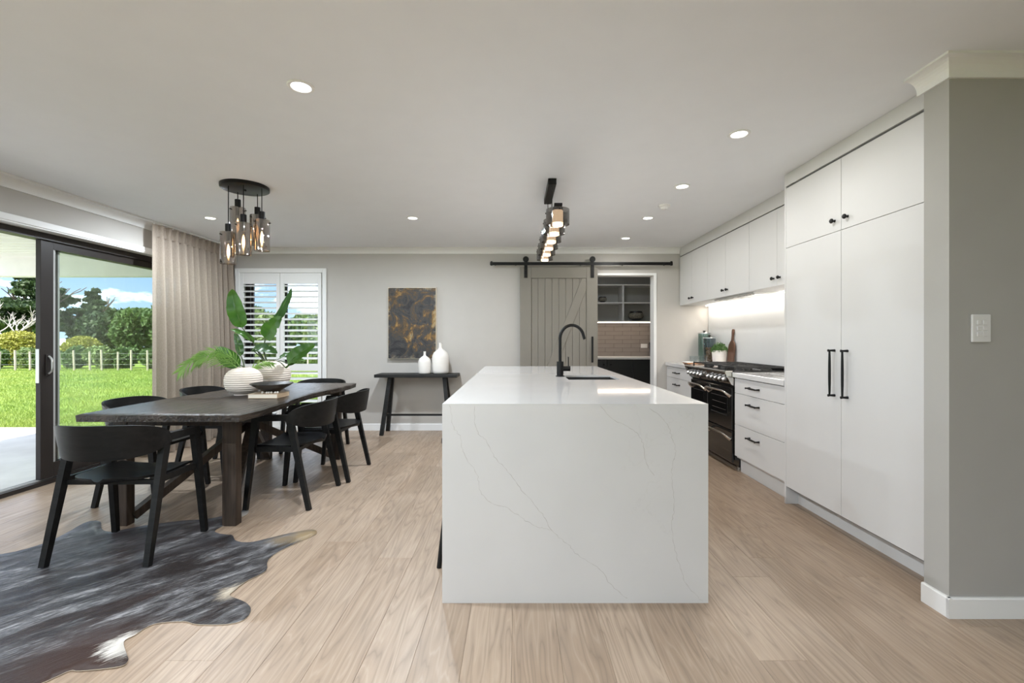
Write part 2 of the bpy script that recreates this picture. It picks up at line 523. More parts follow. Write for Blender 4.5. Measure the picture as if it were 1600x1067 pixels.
def m_lawn():
    m, nt, bs, out = new_mat('lawn')
    v = coords(nt)
    n = noise(nt, v, 0.5, 5, 0.6); n2 = noise(nt, v, 22.0, 4, 0.7)
    c = mixc(nt, 0.5, ramp(nt, [(0.3, (0.14, 0.24, 0.035)), (0.7, (0.27, 0.35, 0.07))], n),
             ramp(nt, [(0.3, (0.11, 0.19, 0.03)), (0.7, (0.32, 0.38, 0.09))], n2))
    nt.links.new(c, bs.inputs['Base Color']); bs.inputs['Roughness'].default_value = 0.9
    bs.inputs['Specular IOR Level'].default_value = 0.1
    bump(nt, bs, n2, 0.6, 0.03)
    return m
M['lawn'] = m_lawn()

def m_hide():
    m, nt, bs, out = new_mat('cowhide')
    tc = nt.nodes.new('ShaderNodeTexCoord')
    # object space of the hide: x across the spine, y along it
    sep = nt.nodes.new('ShaderNodeSeparateXYZ'); nt.links.new(tc.outputs['Object'], sep.inputs[0])
    X, Y = sep.outputs[0], sep.outputs[1]
    v = coords(nt, (11, 3.0, 1)); vh = coords(nt, (120, 17, 1))
    n = noise(nt, v, 1.0, 6, 0.65, 0.6); h = noise(nt, vh, 1.0, 4, 0.75, 0.3)
    big = noise(nt, coords(nt, (4.2, 1.6, 1)), 1.0, 4, 0.6, 0.8)
    nn = mth(nt, 'MULTIPLY_ADD', h, 0.55, mth(nt, 'MULTIPLY', n, 0.72))
    c = ramp(nt, [(0.46, (0.006, 0.005, 0.005)), (0.60, (0.035, 0.031, 0.031)), (0.70, (0.115, 0.113, 0.115)), (0.80, (0.33, 0.325, 0.33))], nn)  # grey streaks put the sheen of the hair into the colour
    c = mixc(nt, ramp(nt, [(0.50, 0.0), (0.62, 0.9)], big), c, ramp(nt, [(0.35, (0.008, 0.005, 0.004)), (0.75, (0.045, 0.024, 0.017))], h))
    wob = mth(nt, 'MULTIPLY_ADD', n, 0.10, -0.05)
    spine = ramp(nt, [(0.0, 1.0), (0.035, 0.8), (0.07, 0.0)], mth(nt, 'ABSOLUTE', mth(nt, 'ADD', X, mth(nt, 'MULTIPLY', wob, 0.4))))
    c = mixc(nt, mth(nt, 'MULTIPLY', spine, 0.85), c, (0.012, 0.007, 0.006))
    def spot(cx, cy, r0, r1, col, c, noi=0.16):
        dx = mth(nt, 'SUBTRACT', X, cx); dy = mth(nt, 'SUBTRACT', Y, cy)
        d = mth(nt, 'SQRT', mth(nt, 'ADD', mth(nt, 'MULTIPLY', dx, dx), mth(nt, 'MULTIPLY', dy, dy)))
        d = mth(nt, 'ADD', d, mth(nt, 'MULTIPLY_ADD', h, noi, -noi/2))
        d = mth(nt, 'ADD', d, mth(nt, 'MULTIPLY_ADD', n, 0.10, -0.05))
        return mixc(nt, ramp(nt, [(r0, 1.0), (r1, 0.0)], d), c, col)
    for args in HIDE_SPOTS:
        c = spot(*args, c)
    nt.links.new(c, bs.inputs['Base Color'])
    bs.inputs['Roughness'].default_value = 0.42
    bs.inputs['Sheen Weight'].default_value = 0.12
    bs.inputs['Specular IOR Level'].default_value = 0.35
    bs.inputs['Sheen Roughness'].default_value = 0.35
    bs.inputs['Sheen Tint'].default_value = (0.75, 0.80, 0.92, 1)
    bump(nt, bs, mth(nt, 'ADD', h, mth(nt, 'MULTIPLY', n, 2.0)), 0.5, 0.003)
    return m

def m_art():
    m, nt, bs, out = new_mat('abstract_paint')
    v = coords(nt)
    a = noise(nt, v, 5.0, 8, 0.7, 1.2); b = noise(nt, coords(nt, (1.6, 1, 0.7)), 4.0, 7, 0.65, 1.5); d = noise(nt, v, 40.0, 5, 0.7)
    c = ramp(nt, [(0.36, (0.012, 0.012, 0.014)), (0.47, (0.045, 0.042, 0.042)), (0.54, (0.085, 0.052, 0.02)), (0.60, (0.28, 0.15, 0.035)), (0.68, (0.36, 0.29, 0.15))], a)
    c = mixc(nt, ramp(nt, [(0.52, 0.0), (0.64, 0.75)], b), c, (0.022, 0.023, 0.026))
    sep = nt.nodes.new('ShaderNodeSeparateXYZ'); nt.links.new(v, sep.inputs[0])
    edge = mth(nt, 'MAXIMUM', mth(nt, 'MULTIPLY', mth(nt, 'ABSOLUTE', sep.outputs[0]), 3.2), mth(nt, 'MULTIPLY', mth(nt, 'ABSOLUTE', sep.outputs[2]), 2.15))
    em = mth(nt, 'MULTIPLY', ramp(nt, [(0.88, 0.0), (1.0, 0.8)], edge), ramp(nt, [(0.5, 0.0), (0.66, 1.0)], noise(nt, v, 16.0, 6, 0.7)))
    c = mixc(nt, em, c, (0.42, 0.38, 0.27))
    nt.links.new(c, bs.inputs['Base Color']); bs.inputs['Roughness'].default_value = 0.5
    bump(nt, bs, mth(nt, 'ADD', a, mth(nt, 'MULTIPLY', d, 0.4)), 0.8, 0.01)
    return m
M['art'] = m_art()

# ================================================================== THE SETTING
CEIL = 2.4
def struct(name, mb, mat, parent=None, **k):
    o = mb.build(name, mat, parent, **k)
    if parent is None: o['kind'] = 'structure'
    return o

# floor: slab plus single planks
fl = struct('floor', MB().box(-3.98, 4.6, -4.7, 8.0, -0.12, -0.016), M['grout'])
tag(fl, 'pale oak plank floor running towards the back wall')
rng = random.Random(4)
PW = 0.185
xs = -3.90
row = 0
plank_meshes = {}
def plank_mesh(w, l):
    key = (round(w, 3), round(l, 3))
    if key not in plank_meshes:
        bm = bmesh.new()
        bmesh.ops.create_cube(bm, size=1.0)
        bmesh.ops.scale(bm, vec=(w - 0.0006, l - 0.0006, 0.014), verts=bm.verts)
        bmesh.ops.translate(bm, vec=(0, 0, -0.007), verts=bm.verts)
        top = [e for e in bm.edges if all(v.co.z > -0.001 for v in e.verts)]
        bmesh.ops.bevel(bm, geom=top, offset=0.0008, segments=1, affect='EDGES')
        plank_meshes[key] = MB().bm(bm).mesh('plank', M['floor'])
    return plank_meshes[key]
while xs < 4.6:
    w = min(PW, 4.6 - xs)
    if w < 0.03: break
    y = -4.7 + rng.choice([-1.6, -1.2, -0.8, -0.4, 0.0])
    yend = 8.0 if xs + w > 0.2 else 6.05
    if xs > 2.56: yend = 2.0
    while y < yend - 0.01:
        l = rng.choice([1.8, 2.0, 2.2])
        y0, y1 = max(y, -4.7), min(y + l, yend)
        if y1 - y0 > 0.02:
            place(plank_mesh(w, y1 - y0), 'plank', fl, (xs + w/2, (y0 + y1)/2, 0))
        y += l
    xs += PW

# ceiling and roof mass above it (keeps the sun out)
tag(struct('ceiling', MB().box(-4.05, 4.75, -4.8, 8.15, CEIL, CEIL + 0.25), M['ceiling']), 'smooth pale grey painted ceiling')

# walls
w = MB()
w.box(-3.98, -3.78, -4.7, -4.0, 0, CEIL); w.box(-3.98, -3.78, -4.0, 0.2, 2.1, CEIL)
w.box(-3.98, -3.78, 0.2, 1.5, 0, CEIL)
w.box(-3.98, -3.78, 1.5, 5.7, 2.1, CEIL); w.box(-3.98, -3.78, 5.7, 6.0, 0, CEIL)
tag(struct('wall_left', w, M['wall']), 'greige wall around the sliding glass doors')
w = MB()
w.box(-3.98, -3.62, 6.0, 6.14, 0, CEIL)
w.box(-3.62, -2.55, 6.0, 6.14, 2.07, CEIL); w.box(-3.62, -2.55, 6.0, 6.14, 0, 0.06)
w.box(-2.55, 0.95, 6.0, 6.14, 0, CEIL); w.box(0.95, 1.85, 6.0, 6.14, 2.07, CEIL); w.box(1.85, 2.95, 6.0, 6.14, 0, CEIL)
tag(struct('wall_back', w, M['wall']), 'greige wall at the end of the dining room and kitchen')
tag(struct('wall_right', MB().box(2.55, 2.7, 2.09, 6.0, 0, CEIL), M['wall']), 'wall behind the kitchen cabinets')
tag(struct('wall_right_return', MB().box(1.872, 4.6, 1.966, 2.088, 0, CEIL), M['wall_grey']), 'grey wall end beside the tall cabinet')
tag(struct('wall_side', MB().box(4.6, 4.72, -4.7, 2.088, 0, CEIL), M['wall']), 'side wall of the living area')
w = MB()
w.box(-3.98, -3.0, -4.7, -4.58, 0, CEIL); w.box(1.1, 4.72, -4.7, -4.58, 0, CEIL); w.box(-3.0, 1.1, -4.7, -4.58, 2.2, CEIL)
tag(struct('wall_front', w, M['wall']), 'living area wall with a wide glazed opening added for daylight')
tag(struct('wall_pantry_back', MB().box(0.2, 2.95, 7.95, 8.05, 0, CEIL), M['shelf_back']), 'back wall of the pantry')
tag(struct('wall_pantry_left', MB().box(0.1, 0.2, 6.14, 8.05, 0, CEIL), M['wall']), 'left wall of the pantry')
tag(struct('wall_pantry_right', MB().box(2.75, 2.85, 6.14, 7.95, 0, CEIL), M['wall']), 'right wall of the pantry')

# cornices (coved) and baseboards
def cove(d=0.075, n=6):
    pr = [(0, 0), (0, -d), (0.012, -d)]
    for i in range(n + 1):
        a = PI/2*i/n
        pr.append((0.012 + (d - 0.024)*(1 - math.cos(a)), -d + 0.010 + (d - 0.02)*math.sin(a)))
    pr += [(d, -0.010), (d, 0)]
    return pr
CV = cove()
tag(struct('trim_1', MB().extrude(CV, (-3.78, 6.0, CEIL), (2.155, 6.0, CEIL), (0, -1, 0)), M['trim']), 'white coved cornice along the back wall')
tag(struct('trim_2', MB().extrude(CV, (-3.78, -4.58, CEIL), (-3.78, 5.925, CEIL), (1, 0, 0)), M['trim']), 'white coved cornice above the sliding doors')
c3 = MB().loft([[(1.872 - p, 2.112, CEIL + q) for p, q in CV], [(1.872 - p, 1.966 - p, CEIL + q) for p, q in CV], [(4.6, 1.966 - p, CEIL + q) for p, q in CV]], True, smooth=False)
tag(struct('trim_3', c3, M['trim']), 'white coved cornice turning the corner of the grey wall')
BB = [(0, 0), (0.014, 0), (0.014, 0.082), (0.010, 0.088), (0, 0.088)]
b = MB().extrude(BB, (-2.49, 6.0, 0), (0.92, 6.0, 0), (0, -1, 0))
tag(struct('baseboard_back', b, M['trim']), 'white baseboard along the back wall')
tag(struct('baseboard_back_right', MB().extrude(BB, (1.91, 6.0, 0), (2.0, 6.0, 0), (0, -1, 0)), M['trim']), 'short white baseboard right of the pantry doorway')
b = MB().extrude(BB, (1.872, 1.952, 0), (1.872, 2.088, 0), (-1, 0, 0)); b.extrude(BB, (1.858, 1.966, 0), (4.6, 1.966, 0), (0, -1, 0))
tag(struct('baseboard_right', b, M['trim']), 'white baseboard around the grey wall end')

# architrave over the sliding doors, door lining of the pantry
a = MB().box(-3.782, -3.762, 1.44, 5.76, 2.085, 2.135, 0.003)
a.box(-3.96, -3.77, 1.5, 5.7, 2.075, 2.10); a.box(-3.96, -3.77, 5.685, 5.70, 0, 2.1); a.box(-3.782, -3.762, 5.70, 5.76, 0, 2.135)
tag(struct('trim_4', a, M['trim']), 'white architrave over the sliding doors')
a = MB().box(1.815, 1.85, 5.985, 6.15, 0, 2.07); a.box(0.95, 0.985, 5.985, 6.15, 0, 2.07); a.box(0.985, 1.815, 5.985, 6.15, 2.04, 2.07)
tag(struct('trim_5', a, M['trim']), 'white lining of the pantry doorway')

# ------------------------------------------------------------------ door_1: sliding doors to the patio
d1 = thing('door_1', 'dark aluminium sliding glass doors standing open to the patio', None, (-3.93, 3.6, 0), kind='structure')
f = MB()
f.box(-0.045, 0.055, -2.1, 2.08, 2.02, 2.075); f.box(-0.06, 0.06, -2.1, 2.08, -0.005, 0.035)
f.box(-0.045, 0.055, -2.1, -2.05, 0, 2.075); f.box(-0.045, 0.055, 2.03, 2.08, 0, 2.075)
f.build('door_frame', M['alu_dark'], d1)
f = MB().box(0.006, 0.02, -2.1, 2.08, 0.035, 0.046); f.box(-0.03, -0.016, -2.1, 2.08, 0.035, 0.046)
f.build('track', M['alu_grey'], d1)
def slide_panel(x, y0, y1, st, name):
    p = MB()
    p.box(x - 0.020, x + 0.022, y0, y0 + st, 0.046, 2.02, 0.003); p.box(x - 0.020, x + 0.022, y1 - st, y1, 0.046, 2.02, 0.003)
    p.box(x - 0.019, x + 0.021, y0 + st, y1 - st, 0.046, 0.165); p.box(x - 0.019, x + 0.021, y0 + st, y1 - st, 1.955, 2.02)
    o = p.build(name, M['alu_dark'], d1)
    g = MB().box(x - 0.004, x + 0.004, y0 + st, y1 - st, 0.165, 1.955).build('pane', M['glass'], o)
    s = MB().box(x - 0.012, x + 0.014, y0 + st, y0 + st + 0.022, 0.165, 1.955); s.build('gasket', M['alu_grey'], o)
    return o
p1 = slide_panel(0.013, 0.13, 2.03, 0.105, 'sliding_panel')
p2 = slide_panel(-0.035, 0.22, 2.03, 0.10, 'fixed_panel')
h = MB().box(0.034, 0.046, 0.165, 0.205, 0.90, 1.075, 0.004); h.build('handle_plate', M['alu_dark'], p1)
h = MB().tube(bez([(0.046, 0.185, 0.915), (0.072, 0.185, 0.94), (0.074, 0.185, 0.99), (0.072, 0.185, 1.03), (0.046, 0.185, 1.06)], 5), 0.008, 8); h.build('handle', M['steel'], p1)
h = MB().box(-0.004, 0.026, 0.126, 0.1305, 0.84, 1.12, 0.002); h.build('lock_plate', M['steel'], p1)

# unseen doors and wide front glazing, added behind the camera for daylight
d4 = thing('added_door', 'dark framed sliding doors added in the living area for daylight', None, (-3.93, -1.9, 0), kind='structure')
f = MB()
for y0, y1 in ((-2.1, -2.0), (-0.05, 0.05), (2.0, 2.1)): f.box(-0.03, 0.03, y0, y1, 0, 2.1)
f.box(-0.03, 0.03, -2.1, 2.1, 2.0, 2.1); f.box(-0.03, 0.03, -2.1, 2.1, 0, 0.08)
f.build('door_frame', M['alu_dark'], d4)
for y0, y1 in ((-2.0, -0.05), (0.05, 2.0)): MB().box(-0.004, 0.004, y0, y1, 0.08, 2.0).build('pane', M['glass'], d4)
d5 = thing('added_window', 'wide dark framed glazing added to the living area for daylight', None, (0.2, -4.64, 0), kind='structure')
f = MB()
for x0 in (-3.2, -1.2, 0.8): f.box(x0, x0 + 0.1, -0.03, 0.03, 0, 2.2)
f.box(-3.2, 0.9, -0.03, 0.03, 2.1, 2.2); f.box(-3.2, 0.9, -0.03, 0.03, 0, 0.08)
f.build('window_frame', M['alu_dark'], d5)
for x0 in (-3.1, -1.1): MB().box(x0, x0 + 1.9, -0.004, 0.004, 0.08, 2.1).build('pane', M['glass'], d5)

# ------------------------------------------------------------------ window_1: back window with plantation shutters
w1 = thing('window_1', 'tall window with white plantation shutters behind the dining table', None, (-3.09, 6.0, 0), kind='structure')
f = MB()
f.box(-0.60, -0.545, -0.022, 0.005, 0.0, 2.13, 0.004); f.box(0.545, 0.60, -0.022, 0.005, 0.0, 2.13, 0.004)
f.box(-0.545, 0.545, -0.022, 0.005, 2.075, 2.13, 0.004); f.box(-0.545, 0.545, -0.022, 0.005, 0.0, 0.055, 0.004)
f.box(-0.60, -0.585, -0.03, 0.0, 0, 2.13); f.box(0.585, 0.60, -0.03, 0.0, 0, 2.13); f.box(-0.585, 0.585, -0.03, 0, 2.115, 2.13)
f.build('window_frame', M['trim'], w1)
f = MB()
f.box(-0.53, 0.54, 0.10, 0.13, 2.02, 2.07); f.box(-0.53, 0.54, 0.10, 0.13, 0.06, 0.13)
f.box(-0.53, -0.47, 0.10, 0.13, 0.06, 2.07); f.box(-0.455, -0.425, 0.095, 0.125, 0.06, 2.07); f.box(0.48, 0.54, 0.10, 0.13, 0.06, 2.07); f.box(-0.02, 0.02, 0.10, 0.13, 0.06, 2.07)
f.box(-0.53, 0.54, 0.10, 0.13, 0.78, 0.83)
f.build('window_sash', M['alu_dark'], w1)
MB().box(-0.47, 0.48, 0.112, 0.118, 0.13, 2.02).build('pane', M['clear'], w1)
lv_prof = []
for i in range(16):
    t = 2*PI*i/16
    lv_prof.append((0.038*math.cos(t), 0.0055*math.sin(t)))
tilt = math.radians(20)
lv_prof = [(a*math.cos(tilt) - b*math.sin(tilt), a*math.sin(tilt) + b*math.cos(tilt)) for a, b in lv_prof]
for (x0, x1) in ((-0.545, -0.016), (-0.012, 0.530)):
    s = MB()
    s.box(x0, x0 + 0.048, -0.012, 0.020, 0.055, 2.072, 0.003); s.box(x1 - 0.048, x1, -0.012, 0.020, 0.055, 2.072, 0.003)
    s.box(x0 + 0.048, x1 - 0.048, -0.010, 0.018, 1.93, 2.072); s.box(x0 + 0.048, x1 - 0.048, -0.010, 0.018, 0.055, 0.165)
    s.box(x0 + 0.048, x1 - 0.048, -0.010, 0.018, 0.785, 0.875)
    sh = s.build('shutter', M['trim'], w1)
    lm = MB().extrude(lv_prof, (x0 + 0.050, 0, 0), (x1 - 0.050, 0, 0), (0, 1, 0)); lm.smooth = [True]*len(lm.smooth)
    lme = lm.mesh('louver', M['trim'])
    z = 1.905
    while z > 0.90: place(lme, 'louver', sh, (0, 0.004, z)); z -= 0.0735
    z = 0.755
    while z > 0.18: place(lme, 'louver', sh, (0, 0.004, z)); z -= 0.0735

# ------------------------------------------------------------------ door_2: barn door (slid off the pantry doorway)
d2 = thing('door_2', 'taupe planked barn door hung from a black rail', None, (0.56, 5.945, 0), kind='structure')
DX, DZ0, DZ1 = 0.505, 0.012, 2.14
f = MB().box(-DX, -DX + 0.145, -0.022, 0.022, DZ0, DZ1, 0.002).build('stile', M['barn'], d2)
f = MB().box(DX - 0.145, DX, -0.022, 0.022, DZ0, DZ1, 0.002).build('stile', M['barn'], d2)
f = MB().box(-DX + 0.1455, DX - 0.1455, -0.022, 0.022, DZ1 - 0.145, DZ1, 0.002).build('rail', M['barn'], d2)
f = MB().box(-DX + 0.1455, DX - 0.1455, -0.022, 0.022, DZ0, DZ0 + 0.16, 0.002).build('rail', M['barn'], d2)
NP = 8; pw = (2*DX - 0.291)/NP
pm = MB().box(-pw/2 + 0.0012, pw/2 - 0.0012, -0.010, 0.010, DZ0 + 0.161, DZ1 - 0.146, 0.004).mesh('plank', M['barn'])
for i in range(NP): place(pm, 'plank', d2, (-DX + 0.1455 + pw*(i + 0.5), 0, 0))
# brace: parallelogram from lower left to upper right
za, zb = DZ0 + 0.162, DZ1 - 0.147; xa, xb = -DX + 0.147, DX - 0.147
br = MB(); vs = []
poly = [(xa, za), (xa + 0.06, za), (xb, zb - 0.155), (xb, zb), (xb - 0.06, zb), (xa, za + 0.155)]
vs = [(x, -0.0205, z) for x, z in poly] + [(x, -0.0105, z) for x, z in poly]
br.add(vs, [tuple(range(6)), tuple(reversed(range(6, 12)))] + [(i, (i+1) % 6, 6 + (i+1) % 6, 6 + i) for i in range(6)])
bmb = bmesh.new(); bmb.from_mesh(br.mesh('brace'))
bmesh.ops.bevel(bmb, geom=[e for e in bmb.edges if all(v.co.y < -0.02 for v in e.verts)], offset=0.005, segments=1, affect='EDGES')
MB().bm(bmb).build('brace', M['barn'], d2)
for x in (-0.43, 0.435):
    hg = MB().box(x - 0.021, x + 0.021, -0.034, -0.0225, 2.0, 2.235, 0.002)
    ho = hg.build('hanger', M['black'], d2)
    MB().cyl((x, -0.046, 2.238), 0.038, 0.020, 20, 'y').build('wheel', M['black'], ho)
    bo = MB()
    for z in (2.04, 2.10): bo.cyl((x, -0.040, z), 0.008, 0.008, 8, 'y')
    bo.build('bolt', M['black'], ho)
hd = MB().cyl((0.43, -0.066, 0.90), 0.0125, 0.335, 14)
for z in (0.965, 1.17): hd.cyl((0.43, -0.066, z), 0.0085, 0.043, 10, 'y')
hd.build('handle', M['black'], d2)
rl = thing('sliding_door_rail', 'long black steel rail on the wall above the barn door', 'rail', (0.85, 5.90, 2.18))
MB().box(-1.185, 1.185, -0.004, 0.004, -0.02, 0.02, 0.001).build('rail_bar', M['black'], rl)
sp = MB().cyl((0, 0.005, 0), 0.012, 0.093, 12, 'y').mesh('standoff', M['black'])
for x in (-1.12, -0.85, 0.0, 0.55, 1.1): place(sp, 'standoff', rl, (x, 0, 0))
st = MB().box(-0.012, 0.012, -0.016, 0.008, -0.026, 0.03, 0.002).mesh('end_stop', M['black'])
for x in (-1.165, 1.165): place(st, 'end_stop', rl, (x, 0, 0))

# ------------------------------------------------------------------ lamps of the room and lamps added out of view
def area_lamp(parent, loc, power, size, col, size_y=None, name='lamp_light'):
    d = bpy.data.lights.new(name, 'AREA')
    d.shape = 'DISK' if size_y is None else 'RECTANGLE'
    d.size = size
    if size_y: d.size_y = size_y
    d.energy = power*LAMP; d.color = col
    o = bpy.data.objects.new(name, d); COL.objects.link(o)
    o.parent = parent; o.location = loc
    return o
dl_trim = MB().lathe([(0.042, -0.002), (0.046, -0.006), (0.058, -0.006), (0.061, -0.003), (0.061, 0.0)], seg=32).mesh('trim_ring', M['trim'])
dl_lens = MB().lathe([(0.0, -0.0025), (0.0445, -0.0025)], seg=32).mesh('lens', M['lens'])
def downlight(x, y, label, power=26.0, col=(1.0, 0.93, 0.85), group='recessed ceiling downlights'):
    t = thing('downlight', label, 'downlight', (x, y, CEIL), group=group)
    place(dl_trim, 'trim_ring', t); place(dl_lens, 'lens', t)
    area_lamp(t, (0, 0, -0.012), power, 0.08, col)
    return t
NEUT = (0.84, 0.92, 1.0)
downlight(-1.02, 2.16, 'round white downlight in the open ceiling between dining table and island', 34, NEUT)
downlight(-1.02, 4.50, 'round white downlight in the ceiling between art and island', 42, NEUT)
downlight(-3.02, 4.50, 'round white downlight in the ceiling beside the curtain', 38, NEUT)
kn = ('facing the tall cabinet', 'facing the near drawers', 'facing the cooker', 'nearest the pantry doorway')
for k, y in enumerate((2.66, 3.57, 4.50, 5.40)):
    downlight(1.305, y, 'round white downlight over the kitchen aisle ' + kn[k], 7.0, (0.96, 0.95, 0.93))
for x in (-2.9, -1.02, 1.3, 3.3):  # downlights added out of view to brighten what faces the camera
    for y in (-3.2, -1.2, 0.9):
        downlight(x, y, 'added round white downlight over the unseen living area', 2.5 if x > 0 else 34, NEUT, 'added living area downlights')
downlight(1.5, 6.85, 'added round white downlight inside the pantry', 3.5, NEUT)  # unseen lamp added to light the pantry
sd = thing('smoke_detector', 'small round white smoke detector on the ceiling', 'smoke detector', (1.33, 4.08, CEIL))
MB().lathe([(0.0, -0.034), (0.026, -0.034), (0.032, -0.026), (0.034, -0.018), (0.048, -0.014), (0.052, -0.004), (0.052, 0.0)], seg=28).build('housing', M['trim'], sd)
MB().lathe([(0.0, -0.040), (0.012, -0.039), (0.016, -0.034)], seg=16).build('button', M['plastic'], sd)

# ================================================================== KITCHEN
# small hardware (shared meshes); local +x points out of the door face towards the room is -X, so hardware is built towards -x
def knob_mesh():
    m = MB()
    pr = [(0.0, 0.030), (0.010, 0.029), (0.0145, 0.024), (0.0145, 0.018), (0.008, 0.012), (0.006, 0.004), (0.009, 0.0)]
    rings = [[(-z, r*math.cos(2*PI*k/14) if r else 1e-4*math.cos(2*PI*k/14), r*math.sin(2*PI*k/14) if r else 1e-4*math.sin(2*PI*k/14)) for k in range(14)] for r, z in pr]
    m.loft(rings, cap=False)
    return m.mesh('knob', M['black'])
KNOB = knob_mesh()
def pull_mesh(length, vertical):
    m = MB(); n = 9; pts = []; rs = []
    for i in range(n):
        t = i/(n - 1)*2 - 1
        p = t*length/2
        pts.append((-0.032, 0, p) if vertical else (-0.032, p, 0))
        rs.append(0.0052 + 0.0028*(1 - t*t))
    m.tube(pts, rs, 10)
    for s in (-1, 1):
        p = s*(length/2 - 0.004)
        a, b, c = ((0, 0, p), (-0.030, 0, p), (-0.041, 0, p)) if vertical else ((0, p, 0), (-0.030, p, 0), (-0.041, p, 0))
        m.tube([a, b, c], [0.0085, 0.0060, 0.0085], 10)
    return m.mesh('handle', M['black'])
PULL_V = pull_mesh(0.285, True)
PULL_H = pull_mesh(0.155, False)

# tall integrated cabinet
tc = thing('tall_cabinet', 'tall white cabinet with four doors, black knobs and long black handles', 'cabinet', (1.97, 2.757, 0))
c = MB(); c.box(0.022, 0.578, -0.665, 0.56, 0.118, 2.30)
c.build('carcass', M['carcass'], tc)
MB().box(0.0, 0.578, 0.563, 0.583, 0, CEIL - 0.001, 0.001).build('end_panel', M['cab'], tc)
MB().box(0.0, 0.03, -0.667, -0.566, 0.0, 2.30, 0.001).build('filler_panel', M['cab'], tc)
MB().box(-0.002, 0.56, -0.667, 0.5625, 2.312, CEIL - 0.001, 0.001).build('bulkhead_panel', M['cab'], tc)
MB().box(0.010, 0.022, -0.667, 0.562, 2.298, 2.313).build('shadow_gap', M['gap'], tc)
MB().box(0.09, 0.105, -0.667, 0.562, 0.0, 0.117).build('kickboard', M['cab'], tc)
MB().box(0.03, 0.09, -0.667, 0.562, 0.111, 0.1185).build('vent_gap', M['gap'], tc)
for (y0, y1, ky) in ((-0.563, -0.0015, -0.055), (0.0015, 0.561, 0.055)):
    d = MB().box(0.0, 0.02, y0, y1, 1.8635, 2.298, 0.0012).build('door', M['cab'], tc)
    place(KNOB, 'knob', d, (0, ky, 1.93))
    d = MB().box(0.0, 0.02, y0, y1, 0.1295, 1.8605, 0.0012).build('door', M['cab'], tc)
    place(PULL_V, 'handle', d, (0, ky, 0.992))

# base cabinets with drawers
def drawer_unit(name, label, y0, y1, zs):
    yc = (y0 + y1)/2; hw = (y1 - y0)/2
    t = thing(name, label, 'cabinet', (1.985, yc, 0), group='base drawer units')
    MB().box(0.021, 0.555, -hw, hw, 0.13, 0.856).build('carcass', M['carcass'], t)
    MB().box(0.055, 0.07, -hw, hw, 0.0, 0.13).build('kickboard', M['cab'], t)
    for a, b in zs:
        d = MB().box(0.0, 0.02, -hw + 0.0015, hw - 0.0015, a + 0.0017, b - 0.0017, 0.0012).build('drawer_front', M['cab'], t)
        zh = b - 0.065 if b - a < 0.2 else b - 0.075
        place(PULL_H, 'handle', d, (0, (0.02 if hw > 0.42 else 0.05), zh))
    return t
ZS = ((0.147, 0.434), (0.434, 0.716), (0.716, 0.850))
drawer_unit('drawer_cabinet', 'white three-drawer base cabinet between the tall cabinet and the cooker', 3.343, 4.128, ZS)
drawer_unit('drawer_cabinet', 'white three-drawer base cabinet between the cooker and the back wall', 5.142, 5.985, ZS)
wt1 = MB().box(1.965, 2.528, 3.343, 4.132, 0.8575, 0.90, 0.002).build('worktop', M['quartz'])
tag(wt1, 'white stone worktop on the drawers beside the tall cabinet', 'worktop', 'kitchen worktops')
wt2 = MB().box(1.965, 2.528, 5.138, 5.985, 0.8575, 0.90, 0.002).build('worktop', M['quartz'])
tag(wt2, 'white stone worktop in the corner holding jars and the potted herb', 'worktop', 'kitchen worktops')
sb = MB().box(2.53, 2.549, 3.343, 5.985, 0.901, 1.638, 0.001).build('splashback', plain('splashback_gloss', (0.72, 0.72, 0.715), 0.12, var=0.01))
tag(sb, 'glossy white splashback panel behind the cooker', 'splashback')

# upper cabinets
uy = (3.345, 3.76, 4.21, 4.68, 5.13, 5.58, 5.985)
units = ((0, 1, 'beside the tall cabinet'), (2, 3, 'above the cooker'), (4, 5, 'in the corner by the back wall'))
for i, j, where in units:
    y0, y1 = uy[i], uy[j + 1]; ym = uy[j]
    t = thing('wall_cabinet', 'white two-door wall cabinet with black knobs ' + where, 'cabinet', (2.157, ym, 1.642), group='wall cabinets over the worktop')
    MB().box(0.021, 0.37, y0 - ym + 0.001, y1 - ym - 0.001, 0.001, 0.635).build('carcass', M['cab'], t)
    MB().box(0.0, 0.37, y0 - ym + 0.001, y1 - ym - 0.001, 0.645, 0.757).build('bulkhead_panel', M['cab'], t)
    MB().box(0.012, 0.02, y0 - ym + 0.001, y1 - ym - 0.001, 0.634, 0.646).build('shadow_gap', M['gap'], t)
    for a, b, s in ((y0 - ym, 0, -1), (0, y1 - ym, 1)):
        d = MB().box(0.0, 0.02, a + 0.0015, b - 0.0015, 0.0, 0.634, 0.0012).build('door', M['cab'], t)
        place(KNOB, 'knob', d, (0, s*0.045, 0.065))
rh = thing('range_hood', 'flush grey range hood under the wall cabinet above the cooker', 'range hood', (2.34, 4.67, 1.642))
MB().box(-0.12, 0.12, -0.42, 0.42, -0.012, -0.0008, 0.002).build('hood_plate', M['plastic'], rh)
for y in (-0.21, 0.21):
    s = MB()
    for k in range(6): s.box(-0.09, 0.09, y - 0.17 + k*0.058, y - 0.17 + k*0.058 + 0.040, -0.018, -0.012)
    s.build('filter_grille', M['steel'], rh)
ls = thing('led_strip', 'glowing white light strip under the wall cabinets along the splashback', 'light strip', (2.49, 4.66, 1.64))
MB().box(-0.012, 0.012, -1.30, 1.28, -0.010, -0.001).build('diffuser', M['led'], ls)
lo = area_lamp(ls, (0, 0, -0.014), 8, 0.02, (1.0, 0.93, 0.84), 2.5)

